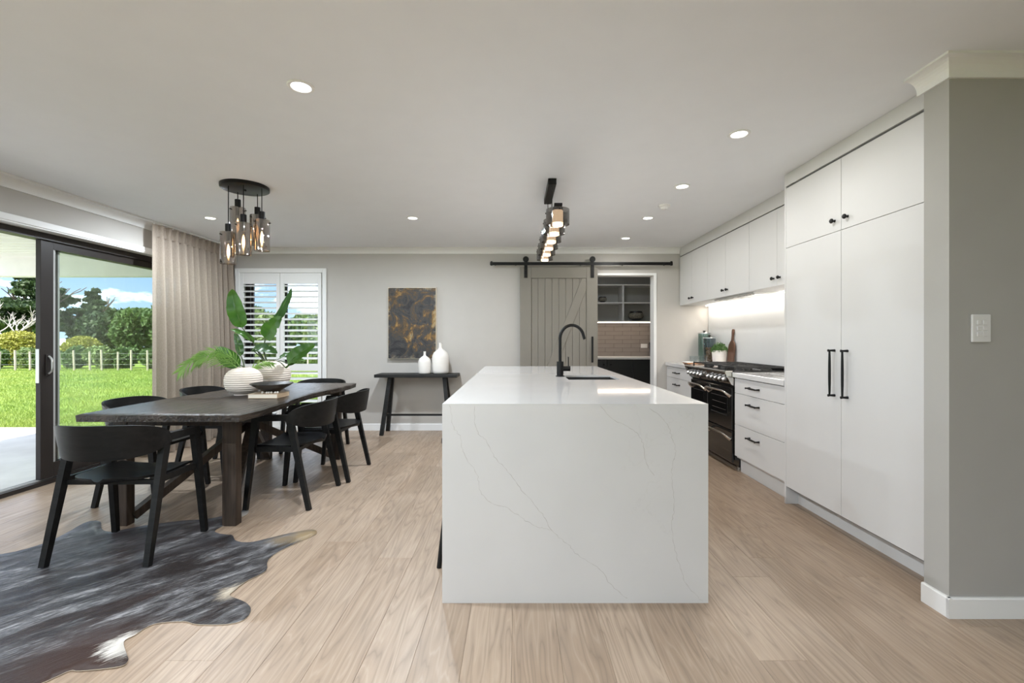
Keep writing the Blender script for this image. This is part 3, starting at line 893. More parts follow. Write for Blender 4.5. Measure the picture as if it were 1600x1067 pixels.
# ------------------------------------------------------------------ island
isl = thing('kitchen_island', 'large white veined stone island with waterfall ends', 'island', (0.27, 3.52, 0))
IX0, IX1, IY0, IY1 = -0.605, 0.605, -1.45, 1.45
SX0, SX1, SY0, SY1 = 0.115, 0.495, -0.205, 0.185
def slab_with_hole():
    # stone top with the sink cut-out, mitred look: thin sides
    z0, z1 = 0.892, 0.906
    m = MB()
    xs_ = (IX0, SX0, SX1, IX1); ys_ = (IY0, SY0, SY1, IY1)
    vs = []; idx = {}
    for z in (z0, z1):
        for i in range(4):
            for j in range(4):
                idx[(i, j, z)] = len(vs); vs.append((xs_[i], ys_[j], z))
    fs = []
    for z, flip in ((z0, True), (z1, False)):
        for i in range(3):
            for j in range(3):
                if (i, j) == (1, 1): continue
                q = (idx[(i, j, z)], idx[(i+1, j, z)], idx[(i+1, j+1, z)], idx[(i, j+1, z)])
                fs.append(tuple(reversed(q)) if flip else q)
    for i in range(3):
        fs.append((idx[(i,0,z0)], idx[(i+1,0,z0)], idx[(i+1,0,z1)], idx[(i,0,z1)]))
        fs.append((idx[(i+1,3,z0)], idx[(i,3,z0)], idx[(i,3,z1)], idx[(i+1,3,z1)]))
        fs.append((idx[(0,i+1,z0)], idx[(0,i,z0)], idx[(0,i,z1)], idx[(0,i+1,z1)]))
        fs.append((idx[(3,i,z0)], idx[(3,i+1,z0)], idx[(3,i+1,z1)], idx[(3,i,z1)]))
    fs += [(idx[(1,1,z0)], idx[(1,2,z0)], idx[(1,2,z1)], idx[(1,1,z1)]), (idx[(2,2,z0)], idx[(2,1,z0)], idx[(2,1,z1)], idx[(2,2,z1)]),
           (idx[(2,1,z0)], idx[(1,1,z0)], idx[(1,1,z1)], idx[(2,1,z1)]), (idx[(1,2,z0)], idx[(2,2,z0)], idx[(2,2,z1)], idx[(1,2,z1)])]
    m.add(vs, fs)
    m.box(IX0, IX0 + 0.02, IY0 + 0.0401, IY1 - 0.0401, 0.866, 0.892); m.box(IX1 - 0.02, IX1, IY0 + 0.0401, IY1 - 0.0401, 0.866, 0.892)
    return m
slab_with_hole().build('countertop', M['quartz'], isl)
wf = MB().box(IX0, IX1, IY0, IY0 + 0.04, 0.0, 0.892).build('waterfall_panel', M['quartz'], isl)
MB().box(IX0, IX1, IY1 - 0.04, IY1, 0.0, 0.892).build('waterfall_panel', M['quartz'], isl)
c = MB(); c.box(-0.29, 0.585, IY0 + 0.041, IY1 - 0.041, 0.10, 0.60); c.box(-0.29, 0.04, IY0 + 0.041, IY1 - 0.041, 0.60, 0.865)
c.box(0.04, 0.585, IY0 + 0.041, -0.30, 0.60, 0.865); c.box(0.04, 0.585, 0.30, IY1 - 0.041, 0.60, 0.865)
c.box(0.57, 0.585, -0.30, 0.30, 0.60, 0.865)
c.box(-0.27, 0.53, IY0 + 0.041, IY1 - 0.041, 0.0, 0.10)
c.build('cabinet_body', M['cab'], isl)
# natural veins in the stone of the near end panel (x from the island's centre, z)
def vein(pts, wdt, name='vein'):
    rg = random.Random(len(pts)*7 + int(pts[0][0]*100))
    P = bez([(x, 0, z) for x, z in pts], 7)
    P = [p + Vector((rg.uniform(-0.004, 0.004), 0, rg.uniform(-0.003, 0.003))) for p in P]
    m = MB(); vs = []; fs = []
    for i, p in enumerate(P):
        a = P[min(i + 1, len(P) - 1)] - P[max(i - 1, 0)]; a.normalize()
        n = Vector((-a.z, 0, a.x)); k = wdt*(0.35 + rg.random()*0.75)
        vs += [p + n*k, p - n*k]
    for i in range(len(P) - 1): fs.append((2*i, 2*i + 1, 2*i + 3, 2*i + 2))
    m.add(vs, fs)
    return m.build(name, M['vein'], wf, (0, IY0 - 0.0002, 0), fix=False)
def ip(zx, zy):  # panel proportions (0..1, 0..1 from the top) to local coordinates
    return (IX0 + (IX1 - IX0)*zx, 0.906*(1 - zy))
def vv(lst, w_): vein([ip((a - 87)/1043, (b - 233)/788) for a, b in lst], w_)
vv([(212, 240), (222, 340), (258, 375), (298, 450), (340, 492), (400, 575), (470, 655), (518, 735), (580, 790), (625, 835), (705, 885), (745, 945), (810, 1003)], 0.0010)
vv([(118, 240), (132, 325), (160, 365), (170, 430), (222, 510), (238, 580), (290, 632), (335, 640), (390, 678), (450, 715), (516, 733)], 0.0009)
vv([(705, 240), (752, 290), (835, 335), (875, 390), (888, 470), (920, 515)], 0.0009)
vv([(900, 248), (957, 296), (985, 355), (1002, 420), (988, 480), (990, 560), (996, 640), (986, 720), (1000, 810), (1020, 880), (1050, 955), (1105, 1012)], 0.0009)

# sink (undermount, black) and tap
sk = thing('sink', 'black undermount sink bowl set into the island top', 'sink', (0.575, 3.51, 0.892))
s = MB(); X0, X1, Y0, Y1 = -0.198, 0.198, -0.203, 0.203; dz = 0.19
s.box(X0, X0 + 0.006, Y0, Y1, -dz, -0.0015); s.box(X1 - 0.006, X1, Y0, Y1, -dz, -0.0015)
s.box(X0 + 0.006, X1 - 0.006, Y0, Y0 + 0.006, -dz, -0.0015); s.box(X0 + 0.006, X1 - 0.006, Y1 - 0.006, Y1, -dz, -0.0015)
s.box(X0, X1, Y0, Y1, -dz - 0.006, -dz)
s.build('bowl', M['black_matt'], sk)
MB().lathe([(0.0, 0.003), (0.03, 0.003), (0.042, 0.001), (0.045, 0.0)], (0, 0.05, -dz), 20).build('drain', M['steel'], sk)
tp = thing('kitchen_tap', 'black gooseneck mixer tap standing on the island', 'tap', (0.350, 3.60, 0.906))
MB().lathe([(0.0, 0.0), (0.034, 0.0), (0.034, 0.006), (0.027, 0.008), (0.027, 0.118), (0.0, 0.118)], seg=24).build('base', M['black'], tp)
pts = [(0, 0, 0.10), (0, 0, 0.20), (0, 0, 0.30)]
R = 0.094
for i in range(1, 15):
    a = PI - PI*0.93*i/14
    pts.append((R + R*math.cos(a), 0, 0.30 + R*math.sin(a)*1.12))
dl = (Vector(pts[-1]) - Vector(pts[-2])).normalized()
pts.append(tuple(Vector(pts[-1]) + dl*0.03))
MB().tube(pts, 0.0125, 14).build('spout', M['black'], tp)
MB().tube([(0.02, 0, 0.062), (0.080, 0, 0.062)], 0.020, 18).build('valve', M['black'], tp)
MB().tube([(0.066, 0, 0.075), (0.066, 0, 0.155)], 0.0042, 8).build('lever', M['black'], tp)

# stools tucked under the overhang (seen past the island's near end)
def make_stool(loc):
    t = thing('bar_stool', 'black wooden bar stool tucked under the island overhang', 'stool', loc)
    MB().lathe([(0.0, 0.0), (0.14, 0.0), (0.155, 0.012), (0.155, 0.03), (0.14, 0.038), (0.0, 0.03)], (0, 0, 0.61), 28).build('seat', M['chair_wood'], t)
    for sx, sy in ((-1, -1), (1, -1), (1, 1), (-1, 1)):
        MB().tube([(sx*0.075, sy*0.10, 0.615), (sx*0.1385, sy*0.185, 0.0)], [0.017, 0.0125], 10).build('leg', M['chair_wood'], t)
    for z, n_ in ((0.20, 'footrest'),):
        k = (0.615 - z)/0.615; a = 0.075 + 0.0635*k; b = 0.10 + 0.085*k
        for p, q in (((-a, -b, z), (a, -b, z)), ((-a, b, z), (a, b, z)), ((-a, -b, z + 0.05), (-a, b, z + 0.05)), ((a, -b, z + 0.05), (a, b, z + 0.05))):
            MB().tube([p, q], 0.009, 8).build('footrest', M['chair_wood'], t)
    return t
s0 = make_stool((-0.265, 2.575, 0))

# ------------------------------------------------------------------ range cooker
rc = thing('range_cooker', 'black range cooker with chrome handles and a row of knobs', 'cooker', (1.97, 4.635, 0))
HY = 0.497
b = MB(); b.box(0.022, 0.555, -HY, HY, 0.10, 0.895); b.box(0.06, 0.555, -HY, HY, 0.035, 0.10)
b.build('body', M['enamel'], rc)
ft = MB().cyl((0, 0, 0), 0.018, 0.036, 12).mesh('foot', M['steel'])
for y in (-HY + 0.05, HY - 0.05):
    for x in (0.085, 0.50): place(ft, 'foot', rc, (x, y, 0))
# slanted control panel
cp = MB().extrude([(0.022, 0.775), (-0.004, 0.790), (-0.060, 0.895), (-0.060, 0.905), (0.022, 0.905)], (0, -HY + 0.012, 0), (0, HY - 0.012, 0), (1, 0, 0))
cpo = cp.build('control_panel', M['enamel'], rc)
MB().tube([(-0.058, -HY + 0.003, 0.905), (-0.058, HY - 0.003, 0.905)], 0.009, 10).build('front_rail', M['steel'], rc)
for y in (-HY, HY - 0.012):
    MB().extrude([(0.022, 0.770), (-0.008, 0.786), (-0.067, 0.895), (-0.062, 0.914), (0.0, 0.914), (-0.004, 0.86), (0.022, 0.83)], (0, y, 0), (0, y + 0.012, 0), (1, 0, 0)).build('end_cap', M['chrome'], rc)
nrm = Vector((-0.105, 0, -0.056)).normalized()
kb = MB().tube([(0, 0, 0), tuple(nrm*0.012), tuple(nrm*0.014), tuple(nrm*0.036)], [0.024, 0.024, 0.0175, 0.0155], 14).mesh('control_knob', M['steel'])
for i in range(11):
    y = -HY + 0.065 + i*(2*HY - 0.13)/10 + (0.0 if i != 5 else 0.0)
    if i == 5:
        k = MB().tube([(0, 0, 0), tuple(nrm*0.006)], [0.028, 0.028], 18).build('clock', M['steel'], rc, (-0.034, y, 0.845))
    else:
        place(kb, 'control_knob', rc, (-0.034, y, 0.842))
def oven_handle(y0, y1, z, parent):
    m = MB()
    pts = [(0.0, y0, z - 0.045), (-0.030, y0 + 0.012, z - 0.022), (-0.052, y0 + 0.045, z), (-0.055, (y0 + y1)/2, z + 0.002), (-0.052, y1 - 0.045, z), (-0.030, y1 - 0.012, z - 0.022), (0.0, y1, z - 0.045)]
    P = bez(pts, 5); n = len(P)
    rs = [0.009 + 0.009*abs(2*i/(n - 1) - 1)**2.5 for i in range(n)]
    m.tube(P, rs, 10)
    return m.build('handle', M['chrome'], parent)
def oven_door(name, y0, y1, z0, z1, window):
    d = MB().box(0.0, 0.021, y0, y1, z0, z1, 0.004).build(name, M['enamel'], rc)
    oven_handle(y0 + 0.03, y1 - 0.03, z1 - 0.035, d)
    if window:
        a, b_, zz0, zz1 = y0 + 0.085, y1 - 0.085, z0 + (z1 - z0)*0.30 if z1 - z0 < 0.5 else z1 - 0.33, z1 - 0.095
        MB().box(-0.0025, -0.0002, a, b_, zz0, zz1, 0.001).build('window', M['oven_glass'], d)
        fr = MB(); fr.box(-0.004, -0.0022, a, b_, zz1 - 0.006, zz1); fr.box(-0.004, -0.0022, a, b_, zz0, zz0 + 0.006); fr.build('window_trim', M['iron'], d)
        rk = MB()
        for k in range(2): rk.tube([(-0.0035, a + 0.03, zz0 + 0.05 + k*0.06), (-0.0035, b_ - 0.03, zz0 + 0.05 + k*0.06)], 0.0008, 6)
        rk.build('oven_rack', M['steel'], d)
    return d
oven_door('oven_door', -HY + 0.012, 0.035, 0.372, 0.757, True)
oven_door('drawer', -HY + 0.012, 0.035, 0.075, 0.362, False)
oven_door('oven_door', 0.045, HY - 0.012, 0.075, 0.757, True)
MB().box(-0.05, 0.552, -HY + 0.003, HY - 0.003, 0.896, 0.912, 0.003).build('hob', M['enamel'], rc)
MB().box(0.535, 0.556, -HY + 0.003, HY - 0.003, 0.912, 0.935, 0.002).build('upstand', M['enamel'], rc)
gm = MB()
for x in (0.03, 0.16, 0.29, 0.42, 0.50): gm.box(x - 0.005, x + 0.005, -0.155, 0.155, 0.938, 0.950)
for y in (-0.15, -0.075, 0.0, 0.075, 0.15): gm.box(0.03, 0.50, y - 0.005, y + 0.005, 0.936, 0.948)
for x in (0.03, 0.50):
    for y in (-0.15, 0.15): gm.box(x - 0.006, x + 0.006, y - 0.006, y + 0.006, 0.912, 0.94)
gme = gm.mesh('pan_grate', M['iron'])
for y in (-0.325, 0.0, 0.325): place(gme, 'pan_grate', rc, (0, y, 0))
bn = MB().lathe([(0.0, 0.020), (0.03, 0.020), (0.034, 0.016), (0.034, 0.010), (0.046, 0.008), (0.05, 0.0)], (0, 0, 0.912), 20).mesh('burner', M['iron'])
for y in (-0.325, 0.0, 0.325):
    for x in (0.14, 0.40): place(bn, 'burner', rc, (x, y, 0))

# ------------------------------------------------------------------ things on the corner worktop
tb = thing('serving_board', 'wooden serving board with a pale marble top on the corner worktop', 'board', (2.155, 5.345, 0.90))
MB().box(-0.165, 0.165, -0.085, 0.085, 0.012, 0.026, 0.004).build('wood_board', M['board'], tb)
MB().box(-0.175, 0.13, -0.08, 0.08, 0.0265, 0.036, 0.003).build('marble_top', M['marble'], tb)
for x in (-0.14, 0.14):
    MB().box(x - 0.012, x + 0.012, -0.07, 0.07, 0.0, 0.012, 0.002).build('foot', M['board_dark'], tb)
for k, (x, y) in enumerate(((2.085, 5.33), (2.20, 5.36))):
    g = thing('glass_tumbler', 'short clear glass tumbler on the serving board, ' + ('next to the herb pot' if k else 'farther from the herb pot'), 'glass', (x, y, 0.9365), group='tumblers on the serving board')
    MB().lathe([(0.0, 0.0), (0.042, 0.0), (0.046, 0.006), (0.048, 0.066), (0.0465, 0.066), (0.044, 0.008), (0.0, 0.007)], seg=24).build('cup', M['clear'], g)
pt = thing('herb_pot', 'white ceramic pot of green herbs on the corner worktop', 'potted plant', (2.425, 5.42, 0.90))
MB().lathe([(0.0, 0.0), (0.066, 0.0), (0.074, 0.006), (0.086, 0.165), (0.080, 0.168), (0.072, 0.14), (0.0, 0.14)], seg=28).build('pot', M['ceramic'], pt)
MB().lathe([(0.0, 0.143), (0.073, 0.141)], seg=20).build('soil', M['soil'], pt)
rg = np.random.default_rng(3); hb = MB()
for i in range(900):
    a = rg.uniform(0, 2*PI); r = 0.095*math.sqrt(rg.uniform(0, 1)); z = 0.15 + rg.uniform(0, 1)*0.12*(1 - (r/0.11)**2)
    p = Vector((r*math.cos(a), r*math.sin(a), z)); d = Vector(rg.normal(size=3)).normalized(); u = d.cross(Vector(rg.normal(size=3))).normalized()
    l = 0.016; hb.add([p - u*0.005, p + d*l, p + u*0.005, p - d*l*0.4], [(0, 1, 2, 3)])
hb.build('foliage', M['herb'], pt, fix=False)
def jar(loc, r, h, mat, label, fill):
    j = thing('storage_jar', label, 'jar', loc, group='glass jars on the corner worktop')
    MB().lathe([(0.0, 0.0), (r - 0.004, 0.0), (r, 0.006), (r, h), (r - 0.004, h), (r - 0.004, 0.008), (0.0, 0.008)], seg=28).build('jar_body', mat, j)
    l = MB().lathe([(0.0, h + 0.014), (r, h + 0.014), (r + 0.003, h + 0.010), (r + 0.003, h + 0.0005), (0.0, h + 0.0005)], seg=28).build('lid', M['steel'], j)
    MB().lathe([(0.0, h + 0.042), (0.016, h + 0.040), (0.02, h + 0.034), (0.010, h + 0.026), (0.010, h + 0.014)], seg=14).build('lid_knob', M['black'], l)
    if fill:
        rr = random.Random(9); n = MB()
        for i in range(90):
            a = rr.uniform(0, 2*PI); q = (r - 0.024)*math.sqrt(rr.random()); z = 0.028 + rr.random()*(fill - 0.03)
            n.sphere((q*math.cos(a), q*math.sin(a), z), rr.uniform(0.014, 0.019), 7, 5)
        o = n.build('walnuts', M['nut'], j); o['kind'] = 'stuff'; o['label'] = 'brown walnuts filling the jar'
    return j
jar((2.425, 5.86, 0.90), 0.074, 0.37, M['green_glass'], 'tall green glass jar with a metal lid, empty', 0)
jar((2.40, 5.64, 0.90), 0.074, 0.31, M['grey_glass'], 'grey glass jar half filled with walnuts', 0.19)
pb = thing('paddle_board', 'dark wooden paddle board leaning on the splashback behind the herb pot', 'board', (2.475, 5.27, 0.90))
body = [(-0.055, 0.0), (0.055, 0.0), (0.072, 0.03), (0.075, 0.18), (0.065, 0.235), (0.04, 0.268), (0.018, 0.285), (0.014, 0.34), (0.022, 0.385), (0.018, 0.41), (0.0, 0.418), (-0.018, 0.41), (-0.022, 0.385), (-0.014, 0.34), (-0.018, 0.285), (-0.04, 0.268), (-0.065, 0.235), (-0.075, 0.18), (-0.072, 0.03)]
m = MB(); n = len(body)
m.add([(0.085*z, y, z) for y, z in body] + [(0.085*z + 0.016, y, z - 0.0013) for y, z in body], [tuple(range(n)), tuple(reversed(range(n, 2*n)))] + [(i, (i+1) % n, n + (i+1) % n, n + i) for i in range(n)])
m.build('board', M['board_dark'], pb)
# switch plate on the grey wall
sw = thing('light_switch', 'white six-button light switch plate on the grey wall', 'switch', (2.003, 1.966, 1.247))
MB().box(-0.041, 0.041, -0.010, -0.0002, -0.060, 0.060, 0.004).build('plate', M['plastic'], sw)
bt = MB().box(-0.0085, 0.0085, -0.0135, -0.010, -0.0095, 0.0095, 0.0012).mesh('button', M['plastic'])
for x in (-0.013, 0.013):
    for z in (-0.025, 0.0, 0.025): place(bt, 'button', sw, (x, 0, z))

# ------------------------------------------------------------------ pantry
ps = thing('pantry_shelving', 'white open shelves with a divider inside the pantry', 'shelving', (1.5, 7.95, 0))
def shelf_poly(x0, yf, r=0.14, xr=0.93, yend=-1.2):
    # L-shaped plan: along the back wall and round to the right wall
    pl = [(x0, 0.0), (x0, yf), (xr - r, yf)]
    for i in range(1, 9):
        a = PI/2*i/8
        pl.append((xr - r + r*math.sin(a), yf - r + r*math.cos(a)))
    pl += [(xr, yend), (1.245, yend), (1.245, 0.0)]
    return pl
for z in (1.49, 1.80, 2.10):
    MB().prism(shelf_poly(-1.28, -0.33), z, z + 0.020).build('shelf', M['shelf_white'], ps)
for x in (0.285, -0.62):
    MB().box(x, x + 0.028, -0.325, -0.001, 1.511, 1.799).build('divider', M['shelf_white'], ps)
    MB().box(x, x + 0.028, -0.325, -0.001, 1.821, 2.099).build('divider', M['shelf_white'], ps)
pl = thing('pantry_led_strip', 'warm light strip under the lowest pantry shelf', 'light strip', (1.6, 7.64, 1.488))
MB().box(-1.1, 0.8, -0.012, 0.012, -0.010, -0.0005).build('diffuser', M['led_warm'], pl)
area_lamp(pl, (-0.1, 0.0, -0.014), 2.6, 1.9, (1.0, 0.84, 0.68), 0.02)
pb_ = thing('pantry_bench', 'pale bench top over black cupboards inside the pantry', 'cabinet', (1.5, 7.95, 0))
MB().box(-1.29, 1.24, -0.60, -0.002, 0.875, 0.905, 0.002).build('bench_top', M['shelf_white'], pb_)
MB().box(-1.29, 1.24, -0.555, -0.002, 0.0, 0.874).build('carcass', M['dark_cab'], pb_)
kn2 = MB().lathe([(0.0, 0.0), (0.014, 0.0), (0.016, 0.008), (0.007, 0.012), (0.007, 0.026)], seg=12).mesh('knob', M['black'])
xs_ = [-1.28 + 0.42*i for i in range(7)]
for i in range(6):
    d = MB().box(xs_[i] + 0.002, xs_[i+1] - 0.002, -0.577, -0.556, 0.11, 0.865, 0.002).build('door', M['dark_cab'], pb_)
    kx = xs_[i+1] - 0.055 if i % 2 == 0 else xs_[i] + 0.055
    place(kn2, 'knob', d, (kx, -0.603, 0.79), (-PI/2, 0, 0))
# wall tiles
wtl = thing('tiled_splashback', 'taupe subway tile splashback above the pantry bench', 'splashback', (1.5, 7.948, 0.905))
MB().box(-1.29, 1.24, -0.006, 0.0, 0.001, 0.584).build('grout_bed', M['grout'], wtl)
tm = MB().box(-0.1475, 0.1475, -0.011, -0.006, -0.0345, 0.0345, 0.0012).mesh('tile', M['tile'])
tmh = MB().box(-0.0725, 0.0725, -0.011, -0.006, -0.0345, 0.0345, 0.0012).mesh('tile', M['tile'])
for r in range(8):
    z = 0.038 + r*0.0728
    for k in range(8):
        x = -1.14 + k*0.3 + (0.15 if r % 2 else 0)
        if x + 0.148 > 1.245: continue
        place(tm, 'tile', wtl, (x, 0, z))
    if r % 2: place(tmh, 'tile', wtl, (-1.215, 0, z))
po = thing('pantry_outlet', 'white power outlet on the pantry tiles', 'outlet', (2.235, 7.936, 1.085))
MB().box(-0.058, 0.058, -0.007, 0.0, -0.036, 0.036, 0.002).build('plate', M['plastic'], po)
for x in (-0.03, 0.03): MB().box(x - 0.008, x + 0.008, -0.010, -0.007, 0.006, 0.022, 0.001).build('switch', M['plastic'], po)
def pantry_bowl(loc, r, h, label, ribs):
    t = thing('pantry_bowl', label, 'bowl', loc)
    MB().lathe([(0.0, 0.0), (r*0.42, 0.0), (r*0.50, h*0.08), (r*0.80, h*0.25)], seg=28).build('foot', M['dark_bowl'], t)
    MB().lathe([(r*0.80, h*0.25), (r*0.97, h*0.42), (r, h*0.55), (r*0.95, h*0.72), (r*0.86, h*0.82)], seg=28).build('band', ribs, t)
    MB().lathe([(r*0.86, h*0.82), (r*0.80, h), (r*0.74, h), (r*0.80, h*0.82), (r*0.6, h*0.2), (0.0, h*0.12)], seg=28).build('rim', M['dark_bowl'], t)
woven = plain('woven_band', (0.20, 0.18, 0.14), 0.8, var=0.5, scale=60)
pantry_bowl((2.055, 7.79, 1.511), 0.13, 0.165, 'large dark bowl with a woven band on the lower pantry shelf', woven)
pantry_bowl((1.475, 7.74, 1.821), 0.072, 0.10, 'small dark basket bowl on the upper pantry shelf', woven)
gj = thing('glass_canister', 'small lidded glass canister at the end of the upper pantry shelf', 'canister', (1.33, 7.74, 1.821))
MB().lathe([(0.0, 0.0), (0.045, 0.0), (0.048, 0.005), (0.048, 0.085), (0.044, 0.085), (0.044, 0.006), (0.0, 0.006)], seg=20).build('jar_body', M['grey_glass'], gj)
MB().lathe([(0.0, 0.125), (0.012, 0.122), (0.012, 0.10), (0.048, 0.098), (0.048, 0.0855), (0.0, 0.0855)], seg=20).build('lid', M['black'], gj)
fr = thing('picture_frame', 'black framed line drawing leaning on the pantry tiles', 'picture', (2.41, 7.86, 0.905))
f = MB()
th = 0.25
for x0, x1, z0, z1 in ((-0.09, -0.075, 0, 0.24), (0.075, 0.09, 0, 0.24), (-0.075, 0.075, 0, 0.015), (-0.075, 0.075, 0.225, 0.24)):
    f.add([(x, th*z*0.9 + d, z) for d in (0.0, 0.016) for x, z in ((x0, z0), (x1, z0), (x1, z1), (x0, z1))], [(0,1,2,3),(7,6,5,4),(0,4,5,1),(1,5,6,2),(2,6,7,3),(3,7,4,0)])
f.build('frame', M['black'], fr)
f = MB(); f.add([(x, th*z*0.9 + d, z) for d in (0.008, 0.013) for x, z in ((-0.075, 0.015), (0.075, 0.015), (0.075, 0.225), (-0.075, 0.225))], [(0,1,2,3),(7,6,5,4),(0,4,5,1),(1,5,6,2),(2,6,7,3),(3,7,4,0)])
f.build('sheet', plain('dark_print', (0.05, 0.045, 0.04), 0.5), fr)
cv = bez([(-0.05, 0, 0.06), (0.0, 0, 0.10), (0.05, 0, 0.07), (0.03, 0, 0.15), (-0.02, 0, 0.13), (-0.05, 0, 0.19)], 6)
MB().tube([(p.x, th*p.z*0.9 + 0.0075, p.z) for p in cv], 0.0025, 6).build('drawn_line', M['paper'], fr)

# ================================================================== DINING AREA
# cowhide rug: outline in metres on the floor
HIDE_O = (-2.13, 2.25); HIDE_A = math.radians(-38.5)
hide_pts = [(-2.86, 2.53), (-2.79, 2.6), (-2.76, 2.71), (-2.78, 2.83), (-2.81, 2.95), (-2.79, 3.0), (-2.72, 2.98), (-2.6, 2.86), (-2.51, 2.83), (-2.43, 2.89), (-2.35, 2.94), (-2.2, 3.0), (-2.07, 3.02), (-1.99, 3.07), (-1.89, 3.19), (-1.84, 3.12), (-1.85, 3.04), (-1.88, 2.86), (-1.84, 2.81), (-1.73, 2.77), (-1.66, 2.7), (-1.57, 2.68), (-1.48, 2.74), (-1.39, 2.81), (-1.28, 2.86), (-1.23, 2.81), (-1.25, 2.74), (-1.33, 2.58), (-1.34, 2.46), (-1.29, 2.35), (-1.33, 2.25), (-1.34, 2.16), (-1.33, 2.12), (-1.23, 2.07), (-1.17, 2.01), (-1.16, 1.94), (-1.22, 1.91), (-1.34, 1.91), (-1.41, 1.93), (-1.52, 1.91), (-1.54, 1.84), (-1.55, 1.8), (-1.48, 1.73), (-1.44, 1.69), (-1.45, 1.66), (-1.57, 1.64), (-1.61, 1.64), (-1.66, 1.57), (-1.80, 1.48), (-1.95, 1.36), (-2.12, 1.12), (-2.30, 0.86), (-2.52, 0.84), (-2.60, 1.02), (-2.78, 1.18), (-3.05, 1.28), (-3.22, 1.46), (-3.16, 1.68), (-3.08, 1.92), (-3.20, 2.20), (-3.14, 2.42), (-3.0, 2.47)]
def hide_local(x, y):
    dx, dy = x - HIDE_O[0], y - HIDE_O[1]; c, s = math.cos(-HIDE_A), math.sin(-HIDE_A)
    return (dx*c - dy*s, dx*s + dy*c)
_w = hide_local(-1.53, 1.78); _w2 = hide_local(-1.335, 2.15); _t = hide_local(-1.27, 2.82); _t2 = hide_local(-1.40, 2.72); _k = hide_local(-1.86, 3.1)
_b1 = hide_local(-1.62, 1.70); _b2 = hide_local(-1.75, 2.38); _b3 = hide_local(-1.98, 1.95)
HIDE_SPOTS = [(*_b1, 0.10, 0.32, (0.040, 0.020, 0.014)), (*_b2, 0.06, 0.17, (0.014, 0.009, 0.007)),
              (*_w, 0.045, 0.095, (0.72, 0.68, 0.62)), (*_w2, 0.02, 0.075, (0.50, 0.43, 0.33)), (*_t, 0.08, 0.15, (0.30, 0.22, 0.12)), (*_t2, 0.02, 0.10, (0.20, 0.15, 0.09)), (*_k, 0.02, 0.08, (0.42, 0.40, 0.37))]
M['hide'] = m_hide()
M['hide_under'] = plain('hide_underside', (0.48, 0.40, 0.31), 0.9)
def build_hide():
    P = []
    n = len(hide_pts); C = [Vector((*p, 0)) for p in hide_pts]
    for i in range(n):
        a, b, c, d = C[i-1], C[i], C[(i+1) % n], C[(i+2) % n]
        for k in range(4):
            t = k/4
            P.append(0.5*((2*b) + (c - a)*t + (2*a - 5*b + 4*c - d)*t*t + (3*b - a - 3*c + d)*t**3))
    L = [hide_local(p.x, p.y) for p in P]
    bm = bmesh.new()
    vs = [bm.verts.new((x, y, 0)) for x, y in L]
    es = [bm.edges.new((vs[i], vs[(i+1) % len(vs)])) for i in range(len(vs))]
    bmesh.ops.triangle_fill(bm, use_beauty=True, edges=es)
    for it in range(5):
        long_e = [e for e in bm.edges if e.calc_length() > 0.09]
        if not long_e: break
        bmesh.ops.subdivide_edges(bm, edges=long_e, cuts=1)
        bmesh.ops.triangulate(bm, faces=bm.faces)
        bmesh.ops.beautify_fill(bm, faces=bm.faces, edges=bm.edges)
    from mathutils import noise as mn
    for v in bm.verts:
        q = Vector((v.co.x*4.0, v.co.y*2.2, 3.0))
        ridge = 0.006*math.exp(-(v.co.x/0.03)**2)
        v.co.z = 0.0045 + 0.0035*max(0.0, mn.noise(q) + 0.25) + ridge
    top = [tuple(v.co) for v in bm.verts]
    bm.verts.index_update()
    tris = [tuple(v.index for v in f.verts) for f in bm.faces]
    bm.free()
    m = MB(); m.add(top, tris, True)
    o = m.build('cowhide_rug', M['hide'], None, (HIDE_O[0], HIDE_O[1], 0.0), angle=60)
    o.rotation_euler = (0, 0, HIDE_A)
    me = o.data
    me.materials.append(M['hide_under'])
    md = o.modifiers.new('thickness', 'SOLIDIFY'); md.thickness = 0.0035; md.offset = -1.0; md.material_offset = 1; md.material_offset_rim = 1
    return o
tag(build_hide(), 'dark brown cowhide rug with its grey sheen painted in and a pale patch under the end chair', 'rug')

# dining table
dt = thing('dining_table', 'long rough dark timber dining table with square legs', 'table', (-2.155, 3.725, 0))
def table_top():
    from mathutils import noise as mn
    N = 90; prof_r = []; prof_l = []
    for i in range(N + 1):
        y = -0.995 + 1.99*i/N
        xr = 0.485 + 0.03*math.sin(i*0.0933 + 0.5) + 0.012*mn.noise(Vector((i*0.178, 2.0, 0)))
        xl = -0.488 - 0.015*math.sin(i*0.0756) + 0.010*mn.noise(Vector((i*0.178, 7.0, 0)))
        prof_r.append((xr, y)); prof_l.append((xl, y))
    m = MB(); rings = []
    for i in range(N + 1):
        xr, y = prof_r[i]; xl = prof_l[i][0]
        ys = y
        r = []
        K = 70
        for k in range(K + 1):
            x = xl + (xr - xl)*k/K
            e = 0.006 if k in (0, K) or i in (0, N) else 0.0
            r.append((x, ys, 0.7485 - e + 0.0022*mn.noise(Vector((x*34, y*3.2, 5))) + 0.0014*mn.noise(Vector((x*75, y*9, 2)))))
        for k in range(K, -1, -1):
            x = xl + (xr - xl)*k/K
            x += 0.006 if k == 0 else (-0.006 if k == K else 0)
            r.append((x, ys, 0.704 + 0.002*mn.noise(Vector((x*9, y*4, 9)))))
        rings.append(r)
    m.loft(rings, True)
    return m
table_top().build('tabletop', M['table_top'], dt, angle=40)
LEGS = ((0.315, -0.775), (-0.385, -0.775), (0.355, 0.835), (-0.345, 0.835))
for x, y in LEGS:
    MB().box(x - 0.045, x + 0.045, y - 0.032, y + 0.032, 0.0, 0.704, 0.004).build('leg', M['table_leg'], dt)
